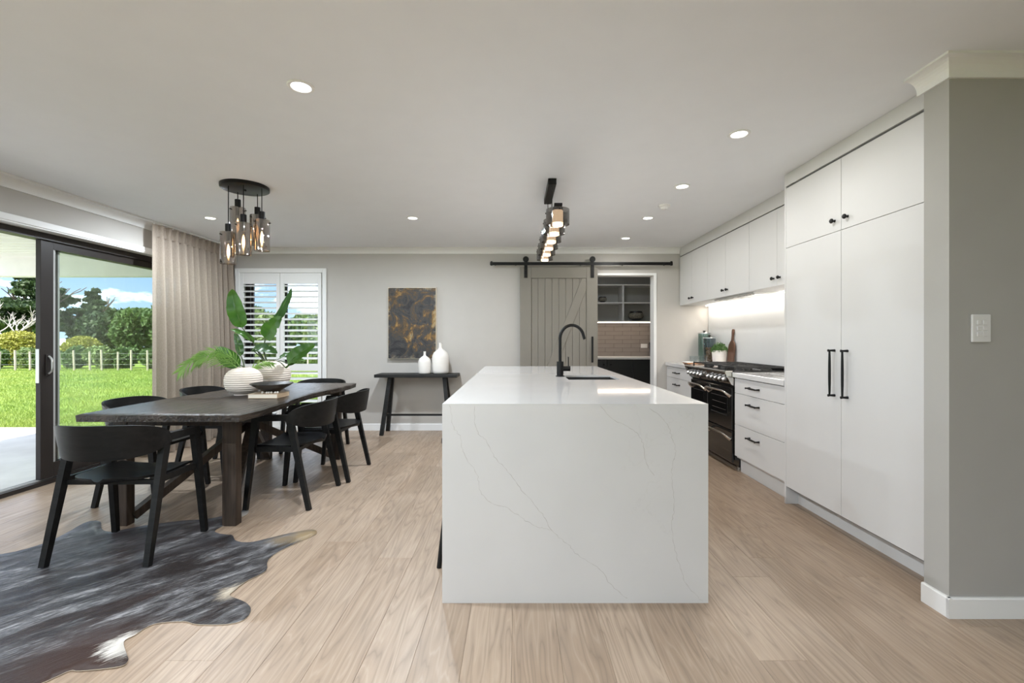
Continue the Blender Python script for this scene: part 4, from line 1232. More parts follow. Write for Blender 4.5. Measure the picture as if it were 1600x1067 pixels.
for y in (-0.775, 0.835):
    MB().box(-0.34 if y < 0 else -0.30, 0.27 if y < 0 else 0.31, y - 0.028, y + 0.028, 0.645, 0.7035, 0.003).build('apron', M['table_leg'], dt)
hubp = Vector((-0.015, 0.0, 0.505))
for x, y in LEGS:
    sx = 1 if x > 0 else -1; sy = 1 if y > 0 else -1
    MB().bar((x - sx*0.030, y - sy*0.030, 0.045), tuple(hubp + Vector((sx*0.02, sy*0.03, -0.002*sy))), 0.052, 0.052).build('brace', M['table_leg'], dt)
MB().box(-0.06, 0.03, -0.045, 0.045, 0.465, 0.703, 0.004).build('centre_post', M['table_leg'], dt)

# dining chairs (built facing +y)
def make_chair():
    t = thing('dining_chair', 'black wooden dining chair', 'chair', group='chairs around the dining table')
    # seat: dished thin shell, rounded at the back
    bm_rows = []
    ny, nx = 14, 14
    def half(yy):
        u = (yy + 0.215)/0.42
        w = 0.232 - 0.012*u
        if u < 0.42: w *= math.sqrt(max(0.0, 1 - ((0.42 - u)/0.42)**2.4))*0.86 + 0.14*(u/0.42)
        return max(w, 0.03)
    top = []; bot = []
    for i in range(ny + 1):
        yy = -0.215 + 0.42*i/ny
        w = half(yy)
        rt = []; rb = []
        for k in range(nx + 1):
            s = k/nx*2 - 1
            z = 0.440 + 0.016*(abs(s)**2.2) - 0.012*math.sin(PI*min(1, max(0, (yy + 0.215)/0.42))) + (0.010*((yy - 0.10)/0.105)**2*-1 if yy > 0.10 else 0)
            rt.append((w*s, yy, z)); rb.append((w*s*0.99, yy, z - 0.014))
        bm_rows.append(rt + rb[::-1])
    MB().loft(bm_rows, True).build('seat', M['chair_wood'], t, angle=50)
    # backrest: bent shell, tall in the middle, tapering into the arms
    rings = []
    NB = 28
    for i in range(NB + 1):
        s = i/NB*2 - 1
        a = s*math.radians(86)
        x = 0.272*math.sin(a); y = -0.052 - 0.205*math.cos(a)**1.0
        k = max(0.0, 1 - abs(s)**3.2)
        z0 = 0.622 - 0.062*k; z1 = 0.662 + 0.085*k**0.75
        nrm = Vector((math.sin(a)*0.75, -math.cos(a), 0)).normalized()
        lean = 0.030*k
        th = 0.0085 + 0.003*abs(s)**4
        P0 = Vector((x, y, z0)); P1 = Vector((x, y, z1)) + nrm*lean; Pm = (P0 + P1)/2 + nrm*(0.001)
        rings.append([P0 - nrm*th, P0 + nrm*th, Pm + nrm*th, P1 + nrm*th*0.8, P1 - nrm*th*0.8, Pm - nrm*th])
    MB().loft(rings, True).build('backrest', M['chair_wood'], t, angle=50)
    for s in (-1, 1):
        MB().bar((s*0.268, -0.222, 0.0), (s*0.256, -0.078, 0.648), 0.030, 0.030, 0.034, 0.046, up=(0, 1, 0)).build('leg', M['chair_wood'], t)
        MB().bar((s*0.272, 0.222, 0.0), (s*0.254, 0.158, 0.645), 0.030, 0.028, 0.034, 0.046, up=(0, 1, 0)).build('leg', M['chair_wood'], t)
        MB().bar((s*0.254, 0.176, 0.642), (s*0.258, -0.075, 0.648), 0.036, 0.040, 0.036, 0.042).build('armrest', M['chair_wood'], t)
        MB().bar((s*0.252, 0.180, 0.424), (s*0.254, -0.125, 0.424), 0.020, 0.034).build('side_rail', M['chair_wood'], t)
    MB().bar((-0.25, 0.155, 0.412), (0.25, 0.155, 0.412), 0.020, 0.026).build('cross_rail', M['chair_wood'], t)
    MB().bar((-0.25, -0.115, 0.412), (0.25, -0.115, 0.412), 0.020, 0.026).build('cross_rail', M['chair_wood'], t)
    return t
ch = make_chair()
spots = [((-2.205, 2.605), 1.0, 'black wooden dining chair standing on the cowhide at the table end'),
         ((-1.675, 3.465), 90, 'black wooden dining chair on the island side, nearer the cowhide'),
         ((-1.625, 4.085), 90, 'black wooden dining chair on the island side, nearer the console table'),
         ((-2.78, 3.51), -90, 'black wooden dining chair in front of the sliding glass door'),
         ((-2.80, 4.30), -90, 'black wooden dining chair in front of the curtain'),
         ((-2.19, 4.99), 180, 'black wooden dining chair at the table end by the shuttered window')]
for i, ((x, y), a, lab) in enumerate(spots):
    o = ch if i == 0 else copy_tree(ch)
    o.location = (x, y, 0.0); o.rotation_euler = (0, 0, math.radians(a)); o['label'] = lab
ch.location = (-2.205, 2.605, 0.009)

# vases on the table
def ribbed_vase(loc, R, H, rn, label):
    t = thing('ribbed_vase', label, 'vase', loc, group='ribbed vases on the dining table')
    pr = []; n = 90
    r_base = R*0.50
    for i in range(n + 1):
        u = i/n
        ang = math.asin(r_base/R) if r_base < R else PI/2
        # superellipse side
        tt = -1 + 2*u
        r = R*(1 - abs(tt)**2.5)**(1/2.2) if abs(tt) < 1 else 0
        lim = r_base if tt < 0 else rn
        r = max(r, lim)
        r += 0.0018*math.sin(u*2*PI*13)*(1 if lim < r else 0)
        pr.append((r, H*u))
    prof = [(0.0, 0.0)] + pr + [(rn - 0.006, H), (rn - 0.006, H - 0.04), (rn + 0.02, H - 0.07), (0.0, H - 0.09)]
    MB().lathe(prof, seg=48).build('body', M['vase'], t, angle=70)
    return t
ZT = 0.7515
ribbed_vase((-2.207, 3.69, ZT), 0.138, 0.222, 0.045, 'round cream ribbed vase holding the palm frond')
ribbed_vase((-2.245, 4.18, ZT), 0.163, 0.250, 0.055, 'round cream ribbed vase holding the tall broad leaves')

def leaf_part(parent, tip, base, width, normal, mat, droop=0.03, name='leaf', fold=0.25, tears=()):
    tip = Vector(tip); base = Vector(base); d = tip - base; L = d.length; t = d.normalized()
    n = Vector(normal); n = (n - t*n.dot(t)).normalized(); s = t.cross(n).normalized()
    N = 16; K = 6; rings = []
    for i in range(N + 1):
        u = i/N
        w = width/2*(math.sin(PI*min(1, u**0.70)))**0.52 if 0 < u < 1 else 0.0008
        w = max(w, 0.0008)
        for tu, tw, td in tears:
            w *= 1 - td*math.exp(-((u - tu)/tw)**2)
        c = base + d*u + n*(-droop*4*(u - 0.5)**2 + droop) + n*0.004*math.sin(u*17)*(1 if 0.1 < u < 0.9 else 0)
        r = []
        for k in range(-K, K + 1):
            q = k/K
            r.append(c + s*(w*q) + n*(fold*w*abs(q)**1.3 - 0.05*w*math.cos(u*40)*abs(q)))
        rings.append(r)
    m = MB(); m.loft(rings, cap=False, closed=False)
    o = m.build(name, mat, parent, fix=False, angle=80)
    rb = [base + d*u + n*(-droop*4*(u - 0.5)**2 + droop - 0.001) for u in (0, 0.25, 0.5, 0.75, 0.97)]
    MB().tube(rb, [0.0045, 0.004, 0.003, 0.002, 0.001], 6).build('midrib', M['leaf_rib'], o)
    return o
def stem_part(parent, pts, r=0.005):
    P = bez(pts, 6)
    return MB().tube(P, [r*1.2 - r*0.5*i/len(P) for i in range(len(P))], 7).build('stem', M['stem'], parent)
V2 = Vector((-2.245, 4.18, 0.0))
bp = thing('broad_leaf_stems', 'tall broad green leaves on stems standing in the ribbed vase', 'leaves', (-2.245, 4.18, 0.93))
def L2(p): return (p[0] + 2.245, p[1] - 4.18, p[2] - 0.93)
mouth = (-2.27, 4.18, 0.945)
def bleaf(tip, base, mid, width, normal, mat, droop=0.03, tears=(), fold=0.22):
    stem_part(bp, [L2(mouth), L2(mid), L2(base)])
    leaf_part(bp, L2(tip), L2(base), width, normal, mat, droop, fold=fold, tears=tears)
bleaf((-2.569, 4.12, 1.655), (-2.500, 4.16, 1.305), (-2.385, 4.18, 1.13), 0.150, (0.15, -1, 0.05), M['leaf'], 0.03)
bleaf((-2.095, 4.25, 1.680), (-2.278, 4.20, 1.30), (-2.320, 4.19, 1.13), 0.085, (0.95, -0.35, 0.1), M['leaf_dark'], 0.02, fold=0.5)
bleaf((-2.112, 4.10, 1.408), (-2.288, 4.16, 1.205), (-2.318, 4.18, 1.09), 0.145, (0.35, -1, 0.35), M['leaf'], 0.03, ((0.62, 0.03, 0.35),))
bleaf((-2.635, 4.20, 1.290), (-2.404, 4.18, 1.168), (-2.36, 4.18, 1.07), 0.07, (0.2, -0.6, 1.0), M['leaf'], 0.02, fold=0.5)
bleaf((-2.12, 4.05, 1.075), (-2.375, 4.10, 1.105), (-2.335, 4.16, 1.04), 0.11, (0.1, -0.75, 0.8), M['leaf_dark'], 0.035, ((0.6, 0.05, 0.3),))
bleaf((-1.812, 4.12, 1.155), (-2.075, 4.14, 0.982), (-2.17, 4.17, 1.00), 0.135, (0.3, -1, 0.55), M['leaf'], 0.03)
bleaf((-1.862, 4.02, 1.013), (-2.080, 4.12, 0.940), (-2.17, 4.17, 0.99), 0.075, (0.1, -0.7, 1.0), M['leaf'], 0.02, fold=0.45)
bleaf((-2.15, 4.40, 1.06), (-2.22, 4.28, 1.02), (-2.25, 4.22, 0.99), 0.05, (0.1, -0.7, 1.0), M['leaf_dark'], 0.02)
pf = thing('palm_fronds', 'feathery palm fronds and two leaves standing in the ribbed vase', 'leaves', (-2.207, 3.69, 0.91))
def L3(p): return (p[0] + 2.207, p[1] - 3.69, p[2] - 0.91)
mouth1 = (-2.195, 3.69, 0.92)
stem_part(pf, [L3(mouth1), L3((-2.213, 3.70, 1.0)), L3((-2.237, 3.70, 1.07))])
leaf_part(pf, L3((-2.297, 3.72, 1.252)), L3((-2.237, 3.70, 1.065)), 0.062, (0.8, -0.75, 0.1), M['leaf_dark'], 0.02)
stem_part(pf, [L3(mouth1), L3((-2.215, 3.70, 0.975)), L3((-2.25, 3.71, 0.99))])
leaf_part(pf, L3((-2.475, 3.76, 1.125)), L3((-2.245, 3.71, 0.985)), 0.135, (-0.3, -0.9, 0.35), M['leaf'], 0.02)
def frond(pts, ll, seed):
    rg = random.Random(seed); P = bez(pts, 8); n = len(P)
    r = MB().tube(P, [0.004 - 0.003*i/n for i in range(n)], 6).build('frond_stem', M['palm'], pf)
    lm = MB()
    for i in range(5, n):
        u = i/(n - 1)
        t = (P[i] - P[i-1]).normalized()
        for sgn in (-1, 1):
            l = ll*(0.55 + 0.45*math.sin(PI*(0.25 + 0.75*u)))*rg.uniform(0.85, 1.15)
            perp = t.cross(Vector((0, 1, 0))).normalized()*sgn
            d = (t*0.75 + perp*0.5 + Vector((0, rg.uniform(-0.45, 0.45), 0))).normalized()
            tipd = Vector((0, 0, -0.30))
            c = [P[i] + d*l*q + tipd*l*q*q for q in (0, 0.3, 0.65, 1.0)]
            wv = d.cross(Vector((0, 1, 0.3))).normalized()
            ws = (0.002, 0.0042, 0.0032, 0.0004)
            vs = []
            for a, w_ in zip(c, ws): vs += [a + wv*w_ + Vector((0, 0, 0.001)), a, a - wv*w_ + Vector((0, 0, 0.001))]
            fs = []
            for q in range(3): fs += [(3*q, 3*q+1, 3*q+4, 3*q+3), (3*q+1, 3*q+2, 3*q+5, 3*q+4)]
            lm.add(vs, fs)
    lm.build('leaflets', M['palm'], r, fix=False)
frond([L3(mouth1), L3((-2.31, 3.66, 1.015)), L3((-2.46, 3.62, 1.055)), L3((-2.58, 3.60, 1.01)), L3((-2.655, 3.59, 0.945))], 0.115, 1)
frond([L3(mouth1), L3((-2.29, 3.68, 1.045)), L3((-2.40, 3.66, 1.10)), L3((-2.50, 3.64, 1.07)), L3((-2.54, 3.63, 1.03))], 0.105, 2)
frond([L3(mouth1), L3((-2.17, 3.76, 0.965)), L3((-2.12, 3.83, 0.995)), L3((-2.07, 3.88, 0.985))], 0.06, 3)

# book and bowl
bk = thing('book', 'pale hardcover book lying under the black bowl', 'book', (-1.92, 3.54, ZT))
MB().box(-0.110, 0.108, -0.088, 0.088, 0.003, 0.030).build('pages', M['paper'], bk)
MB().box(-0.112, 0.112, -0.090, 0.090, 0.0, 0.003).build('back_cover', M['cover'], bk)
MB().box(-0.112, 0.112, -0.090, 0.090, 0.030, 0.033).build('front_cover', M['cover'], bk)
MB().box(0.109, 0.112, -0.090, 0.090, 0.003, 0.030).build('spine', M['cover'], bk)
bw = thing('shallow_bowl', 'shallow flared black bowl standing on the book', 'bowl', (-1.905, 3.555, ZT + 0.0335))
MB().lathe([(0.0, 0.0), (0.052, 0.0), (0.056, 0.010), (0.075, 0.022), (0.118, 0.046), (0.155, 0.070), (0.153, 0.073), (0.112, 0.052), (0.06, 0.030), (0.0, 0.024)], seg=44).build('bowl_body', M['dark_bowl'], bw)
bd = thing('bead_string', 'short string of white beads lying on the book', 'beads', (-1.88, 3.475, ZT + 0.0335))
bs_ = MB().sphere((0, 0, 0.008), 0.008, 10, 8).mesh('bead', M['ceramic'])
for k, (x, y) in enumerate(((-0.055, 0.0), (-0.020, -0.004), (-0.004, -0.002), (0.013, 0.001), (0.040, 0.006), (0.056, 0.010))): place(bs_, 'bead', bd, (x, y, 0))
MB().tube([(-0.055, 0.0, 0.008), (-0.020, -0.004, 0.008), (0.013, 0.001, 0.008), (0.056, 0.010, 0.008)], 0.0012, 5).build('thread', M['paper'], bd)

# console table with two bottle vases, art above
ct = thing('console_table', 'slim black console table against the greige wall', 'table', (-1.25, 5.815, 0))
MB().box(-0.515, 0.515, -0.155, 0.165, 0.722, 0.76, 0.003).build('tabletop', M['console_wood'], ct)
for sx in (-1, 1):
    MB().bar((sx*0.425, -0.145, 0.0), (sx*0.345, -0.050, 0.722), 0.046, 0.042, up=(0, 1, 0)).build('leg', M['console_wood'], ct)
    MB().bar((sx*0.425, 0.145, 0.0), (sx*0.345, 0.050, 0.722), 0.046, 0.042, up=(0, 1, 0)).build('leg', M['console_wood'], ct)
    MB().bar((sx*0.398, -0.115, 0.235), (sx*0.398, 0.115, 0.235), 0.022, 0.022).build('cross_rail', M['console_wood'], ct)
MB().bar((-0.40, 0, 0.235), (0.40, 0, 0.235), 0.020, 0.024).build('stretcher', M['console_wood'], ct)
def bottle_vase(loc, r, h, label):
    t = thing('bottle_vase', label, 'vase', loc, group='bottle vases on the console table')
    pr = [(0.0, 0.0), (r*0.78, 0.0), (r*0.93, h*0.03), (r, h*0.10), (r, h*0.50), (r*0.97, h*0.58), (r*0.80, h*0.68), (r*0.50, h*0.755), (r*0.25, h*0.80), (r*0.19, h*0.85), (r*0.18, h*0.97), (r*0.21, h), (r*0.14, h), (r*0.12, h*0.85)]
    for _ in range(1):
        q = [pr[0]]
        for a, b in zip(pr, pr[1:]): q += [((a[0] + b[0])/2, (a[1] + b[1])/2), b]
        pr = q
    MB().lathe(pr, seg=36).build('body', M['ceramic'], t, angle=60)
    g = MB().lathe([(r*1.002, h*0.335), (r*1.008, h*0.337), (r*1.002, h*0.339)], seg=36); g.build('groove', M['vase'], t)
bottle_vase((-1.160, 5.79, 0.7605), 0.081, 0.285, 'small white bottle vase on the console table')
bottle_vase((-0.965, 5.83, 0.7605), 0.107, 0.395, 'large white bottle vase on the console table')
ar = thing('abstract_painting', 'abstract painting in black, grey and gold on the back wall', 'painting', (-1.356, 5.965, 1.41))
cvm = MB()
NX, NZ = 2, 2
cvm.box(-0.31, 0.31, -0.026, 0.028, -0.46, 0.46, 0.004)
cvm.build('canvas', M['art'], ar)
fm = MB()
fm.box(-0.315, -0.3105, -0.020, 0.03, -0.465, 0.465); fm.box(0.3105, 0.315, -0.020, 0.03, -0.465, 0.465)
fm.box(-0.315, 0.315, -0.020, 0.03, 0.4605, 0.465); fm.box(-0.315, 0.315, -0.020, 0.03, -0.465, -0.4605)
fm.build('canvas_edge', M['paper'], ar)

# curtain with pinch-pleat heading
def curtain_mesh():
    y0, y1 = 4.60, 5.93; NPL = 13; NC = NPL*14
    zs = [0.012, 0.10, 0.5, 1.0, 1.5, 1.9, 2.12, 2.20, 2.235, 2.245, 2.255, 2.29, 2.34, 2.372]
    rg = random.Random(5); ph = [rg.uniform(-0.8, 0.8) for _ in range(NPL + 2)]; am = [rg.uniform(0.75, 1.25) for _ in range(NPL + 2)]
    vs = []; fs = []
    for z in zs:
        h = min(1, max(0, (2.25 - z)/2.25))
        for j in range(NC + 1):
            u = j/NC; y = y0 + (y1 - y0)*u; k = u*NPL; i = int(k); fr = k - i
            lead = min(1.0, k/1.3)     # the leading edge hangs flat
            A = (0.028 + 0.046*min(1, h*2.0))*am[i]*lead if z < 2.25 else 0.034*lead
            if z < 2.25:
                wv = math.sin(2*PI*k + 0.5*ph[i]*h*math.sin(2*PI*fr)) + 0.30*math.sin(4*PI*k + ph[i]*h*2)
                x = A*math.copysign(abs(wv)**0.75, wv)
                y += 0.012*h*math.sin(2*PI*k + 1.0)*lead
            else:
                # pinched: narrow triple folds
                s = math.cos(2*PI*k)
                x = A*(1.0 if s > 0.25 else -0.3)*(0.35 + 0.65*(z - 2.24)/0.13) + 0.006*math.sin(6*PI*k)*lead
            vs.append((x, y - 4.6, z))
    W = NC + 1
    for a in range(len(zs) - 1):
        for j in range(NC): fs.append((a*W + j, a*W + j + 1, (a+1)*W + j + 1, (a+1)*W + j))
    m = MB(); m.add(vs, fs, True)
    return m
cu = thing('curtain', 'beige linen pinch-pleat curtain drawn beside the sliding doors', 'curtain', (-3.675, 4.6, 0))
curtain_mesh().build('drape', M['curtain'], cu, fix=False, angle=60)
tr = thing('curtain_track', 'white ceiling curtain track above the sliding doors', 'curtain track', (-3.675, 3.0, CEIL))
MB().box(-0.012, 0.012, -2.8, 2.93, -0.018, -0.0005, 0.002).build('track_channel', M['trim'], tr)
gl = MB().box(-0.004, 0.004, -0.005, 0.005, -0.030, -0.018).mesh('glider', M['trim'])
for k in range(16): place(gl, 'glider', tr, (0, 1.62 + k*0.085, 0))

# ------------------------------------------------------------------ pendants
def point_lamp(parent, loc, power, r, col):
    d = bpy.data.lights.new('bulb_light', 'POINT'); d.energy = power*LAMP; d.shadow_soft_size = r; d.color = col
    o = bpy.data.objects.new('bulb_light', d); COL.objects.link(o); o.parent = parent; o.location = loc
cl = thing('cluster_pendant', 'round black ceiling plate with five smoked glass cylinder pendants', 'pendant light', (-2.125, 3.57, CEIL))
MB().lathe([(0.0, -0.028), (0.165, -0.028), (0.172, -0.024), (0.172, 0.0)], seg=48).build('ceiling_plate', M['black'], cl)
MB().cyl((0.0, 0.0, -0.04), 0.010, 0.012, 10).build('plate_screw', M['black'], cl)
cap_m = MB().lathe([(0.0, 0.065), (0.022, 0.065), (0.022, 0.0), (0.0, 0.0)], seg=18).mesh('socket', M['black'])
shade_m = MB().lathe([(0.016, 0.0), (0.055, 0.0), (0.056, -0.003), (0.056, -0.240), (0.0545, -0.240), (0.0545, -0.004), (0.016, -0.002)], seg=36).mesh('glass_shade', M['smoke'])
bulb_m = MB().lathe([(0.0, -0.215), (0.006, -0.20), (0.013, -0.17), (0.016, -0.145), (0.013, -0.11), (0.009, -0.085), (0.009, -0.06)], seg=16).mesh('bulb', M['clear'])
fil_m = MB().lathe([(0.0, -0.20), (0.008, -0.175), (0.0115, -0.15), (0.008, -0.11), (0.0, -0.085)], seg=12).mesh('filament', M['filament'])
hold_m = MB().cyl((0, 0, -0.062), 0.013, 0.062, 14).mesh('bulb_holder', M['black'])
scr_m = MB().tube([(0.054, 0, 0), (0.066, 0, 0)], 0.0045, 8).mesh('shade_screw', M['black'])
for dx, dy, zt in ((-0.073, -0.09, 2.015), (-0.093, 0.06, 2.248), (0.054, -0.11, 2.082), (0.149, -0.03, 2.126), (0.036, 0.11, 2.20)):
    z = zt - CEIL
    MB().tube([(dx, dy, -0.028), (dx, dy, z + 0.062)], 0.0035, 8).build('cord', M['black'], cl)
    so = place(cap_m, 'socket', cl, (dx, dy, z))
    sh = place(shade_m, 'glass_shade', cl, (dx, dy, z))
    place(hold_m, 'bulb_holder', cl, (dx, dy, z))
    for k in range(3): place(scr_m, 'shade_screw', sh, (0, 0, -0.022), (0, 0, 2.2 + k*2*PI/3))
    bu = place(bulb_m, 'bulb', cl, (dx, dy, z)); place(fil_m, 'filament', bu)
    point_lamp(cl, (dx, dy, z - 0.15), 12, 0.012, (1.0, 0.72, 0.42))

lp = thing('linear_pendant', 'black bar pendant with six smoked glass drums above the island', 'pendant light', (0.272, 3.63, CEIL))
MB().box(-0.031, 0.031, -0.24, 0.27, -0.045, -0.0005, 0.003).build('ceiling_plate', M['black'], lp)
MB().box(-0.026, 0.026, -0.72, 0.70, -0.345, -0.327, 0.002).build('support_bar', M['black'], lp)
for y in (-0.20, 0.23):
    MB().tube([(0, y, -0.045), (0, y, -0.327)], 0.0035, 8).build('cord', M['black'], lp)
drum_m = MB().lathe([(0.076, 0.0), (0.076, -0.098), (0.0735, -0.098), (0.0735, 0.0), (0.076, 0.0)], seg=40).mesh('glass_drum', M['smoke_grey'])
frost_m = MB().lathe([(0.0, -0.012), (0.033, -0.012), (0.035, -0.016), (0.035, -0.108), (0.031, -0.112), (0.0, -0.112)], seg=28).mesh('lamp_cylinder', M['frost'])
disc_m = MB().lathe([(0.0, 0.004), (0.036, 0.004), (0.036, -0.012), (0.0, -0.012)], seg=24).mesh('lamp_cap', M['black'])
spok_m = MB(); 
for k in range(3):
    a = 0.6 + k*2*PI/3; spok_m.tube([(0.034*math.cos(a), 0.034*math.sin(a), -0.006), (0.083*math.cos(a), 0.083*math.sin(a), -0.014)], 0.003, 6)
    spok_m.sphere((0.081*math.cos(a), 0.081*math.sin(a), -0.014), 0.006, 8, 6)
spok_m = spok_m.mesh('drum_screw', M['black'])
for k in range(6):
    y = -0.67 + 0.264*k; z = -0.352
    place(disc_m, 'lamp_cap', lp, (0, y, z + 0.003))
    dr = place(drum_m, 'glass_drum', lp, (0, y, z - 0.006)); place(spok_m, 'drum_screw', dr)
    place(frost_m, 'lamp_cylinder', lp, (0, y, z))
    point_lamp(lp, (0, y, z - 0.14), 1.5, 0.03, (1.0, 0.80, 0.58))

# ================================================================== OUTSIDE
ps_ = MB().box(-11.0, -3.985, -5.0, 6.35, -0.22, -0.03)
tag(struct('patio_slab', ps_, M['concrete']), 'pale concrete patio outside the sliding doors')
sf = MB(); sf.box(-7.3, -4.06, -5.0, 6.30, 2.34, 2.40)
so = struct('patio_soffit', sf, M['soffit']); tag(so, 'pale lined soffit over the patio')
gr_ = MB()
for k in range(46): gr_.box(-7.29, -4.07, -1.0 + k*0.155, -1.0 + k*0.155 + 0.012, 2.334, 2.3405)
gr_.build('joint_strip', M['trim'], so)
tag(struct('patio_beam', MB().box(-7.5, -3.985, 6.30, 6.46, 2.075, 2.62, 0.004), M['soffit']), 'white beam along the patio roof edge')
tag(struct('roof_edge', MB().box(-7.6, 5.0, -5.2, 8.3, 2.66, 2.8), M['alu_dark']), 'dark roof over house and patio')
ow = MB(); ow.box(-4.06, -3.985, 5.72, 6.14, -0.2, 2.34)
tag(struct('wall_outside', ow, M['soffit']), 'outside face of the dining room wall')
GZ = -0.2
lw = MB()
nx, ny = 24, 24
def gz(x, y): return GZ - 0.02*max(0.0, (y - 22.0))*0.2
vs = [(-90 + 130*i/nx, -30 + 130*j/ny, gz(0, -30 + 130*j/ny) - 0.02) for j in range(ny + 1) for i in range(nx + 1)]
fs = [(j*(nx+1) + i, j*(nx+1) + i + 1, (j+1)*(nx+1) + i + 1, (j+1)*(nx+1) + i) for j in range(ny) for i in range(nx)]
lw.add(vs, fs)
tag(struct('ground_lawn', lw, M['lawn']), 'wide green lawn beyond the patio')

def fan(n, seed, xfun, hmin, hmax, wdt):
    r = np.random.default_rng(seed)
    P = xfun(r, n)
    h = r.uniform(hmin, hmax, n); a = r.uniform(0, 2*PI, n); le = r.normal(0, 0.4, (n, 2))
    scale = np.clip(P[:, 1]/9.0, 0.8, 2.5)
    w_ = wdt*scale
    z = np.full(n, GZ - 0.02)
    v = np.empty((n, 3, 3))
    v[:, 0] = np.c_[P[:, 0] - np.cos(a)*w_, P[:, 1] - np.sin(a)*w_, z]
    v[:, 1] = np.c_[P[:, 0] + np.cos(a)*w_, P[:, 1] + np.sin(a)*w_, z]
    v[:, 2] = np.c_[P[:, 0] + le[:, 0]*h, P[:, 1] + le[:, 1]*h, z + h]
    return v.reshape(-1, 3)
def tri_mesh(name, V, mat):
    n = len(V)//3
    me = bpy.data.meshes.new(name)
    me.vertices.add(len(V)); me.vertices.foreach_set('co', V.astype(np.float32).ravel())
    me.loops.add(len(V)); me.loops.foreach_set('vertex_index', np.arange(len(V), dtype=np.int32))
    me.polygons.add(n); me.polygons.foreach_set('loop_start', np.arange(0, len(V), 3, dtype=np.int32))
    me.update(calc_edges=True); me.materials.append(mat)
    return me
def wedge(r, n):
    y = 6.4 + 15.0*r.uniform(0, 1, n)**1.5
    k = r.uniform(-1.22, -0.40, n)
    return np.c_[k*y, y]
go = bpy.data.objects.new('lawn_grass', tri_mesh('lawn_grass', fan(70000, 1, wedge, 0.03, 0.075, 0.006), M['grass_blade']))
COL.objects.link(go); tag(go, 'short green lawn grass beyond the patio', 'grass', kind='stuff')

# fence
fe = thing('wire_fence', 'low wooden post and wire fence across the lawn', 'fence', (0, 20.7, GZ))
pmsh = MB().lathe([(0.04, -0.05), (0.038, 0.86), (0.03, 0.88), (0.0, 0.88)], seg=8).mesh('post', M['post_wood'])
xs_p = [-22.77 + 0.665*k for k in range(-5, 25)]
rg = random.Random(8)
for x in xs_p: place(pmsh, 'post', fe, (x + rg.uniform(-0.08, 0.08), rg.uniform(-0.05, 0.05), 0), (rg.uniform(-0.03, 0.03), rg.uniform(-0.03, 0.03), 0), (1, 1, rg.uniform(0.94, 1.06)))
for z in (0.25, 0.5, 0.75): MB().tube([(xs_p[0], -0.04, z), (xs_p[-1], -0.04, z)], 0.003, 5).build('wire', M['steel'], fe)

# trees and shrubs
def leaves(blobs, n, size, seed, flat=1.0):
    r = np.random.default_rng(seed)
    vol = np.array([b[1][0]*b[1][1]*b[1][2] for b in blobs])**0.75
    pick = r.choice(len(blobs), n, p=vol/vol.sum())
    C = np.array([b[0] for b in blobs])[pick]; R = np.array([b[1] for b in blobs])[pick]
    d = r.normal(size=(n, 3)); d /= np.linalg.norm(d, axis=1, keepdims=True)
    rad = r.uniform(0.35, 1.0, n)**0.5
    P = C + d*R*rad[:, None]
    a = r.normal(size=(n, 3)); a /= np.linalg.norm(a, axis=1, keepdims=True)
    b = np.cross(a, r.normal(size=(n, 3))); b /= np.linalg.norm(b, axis=1, keepdims=True)
    s = size*r.uniform(0.6, 1.3, n)[:, None]
    V = np.empty((n, 2, 3, 3))
    p0, p1, p2, p3 = P - a*s, P + b*s*0.5, P + a*s, P - b*s*0.5
    V[:, 0, 0], V[:, 0, 1], V[:, 0, 2] = p0, p1, p2
    V[:, 1, 0], V[:, 1, 1], V[:, 1, 2] = p0, p2, p3
    return V.reshape(-1, 3)
def limb(m, p, d, l, r, depth, rr, spread=0.6):
    q = p + d*l
    m.tube([p, (p + q)/2 + Vector((rr.uniform(-1, 1), rr.uniform(-1, 1), rr.uniform(-1, 1)))*l*0.06, q], [r, r*0.85, r*0.65], 6)
    if depth:
        for _ in range(rr.choice([2, 3])):
            nd = (d + Vector((rr.uniform(-1, 1), rr.uniform(-1, 1), rr.uniform(-0.4, 0.7)))*spread).normalized()
            limb(m, p + d*l*rr.uniform(0.6, 1.0), nd, l*rr.uniform(0.55, 0.8), r*0.6, depth - 1, rr, spread)
def tree(name, label, loc, h, rx, mat, kind, seed, n=5000, size=0.16, group='trees beyond the fence'):
    t = thing(name, label, 'tree', (loc[0], loc[1], gz(*loc) - 0.05), group=group)
    rr = random.Random(seed); blobs = []
    if kind == 'round':
        for k in range(9):
            a = rr.uniform(0, 2*PI); q = rr.uniform(0, 0.6)*rx
            z = h*rr.uniform(0.42, 0.86)
            blobs.append(((q*math.cos(a), q*math.sin(a), z), (rx*rr.uniform(0.35, 0.55), rx*rr.uniform(0.35, 0.55), h*rr.uniform(0.10, 0.2))))
        blobs.append(((0, 0, h*0.55), (rx*0.7, rx*0.7, h*0.40)))
    elif kind == 'pine':
        for k in range(15):
            z = h*(0.38 + 0.60*k/14); w_ = rx*(1.0 - 0.75*(k/14)**1.6)
            a = rr.uniform(0, 2*PI); q = w_*rr.uniform(0.15, 0.75)
            blobs.append(((q*math.cos(a), q*math.sin(a), z), (w_*0.52, w_*0.52, h*0.035)))
    elif kind == 'bushy':
        for k in range(7):
            a = rr.uniform(0, 2*PI); q = rr.uniform(0, 0.55)*rx
            blobs.append(((q*math.cos(a), q*math.sin(a), h*rr.uniform(0.30, 0.62)), (rx*0.5, rx*0.5, h*0.33)))
    o = bpy.data.objects.new('crown', tri_mesh('crown', leaves(blobs, n, size, seed), mat)); COL.objects.link(o); o.parent = t
    m = MB(); limb(m, Vector((0, 0, 0)), Vector((0, 0, 1)), h*0.42, 0.05 + h*0.018, 3 if kind != 'bushy' else 2, rr)
    m.build('trunk', M['bark'], t)
    return t
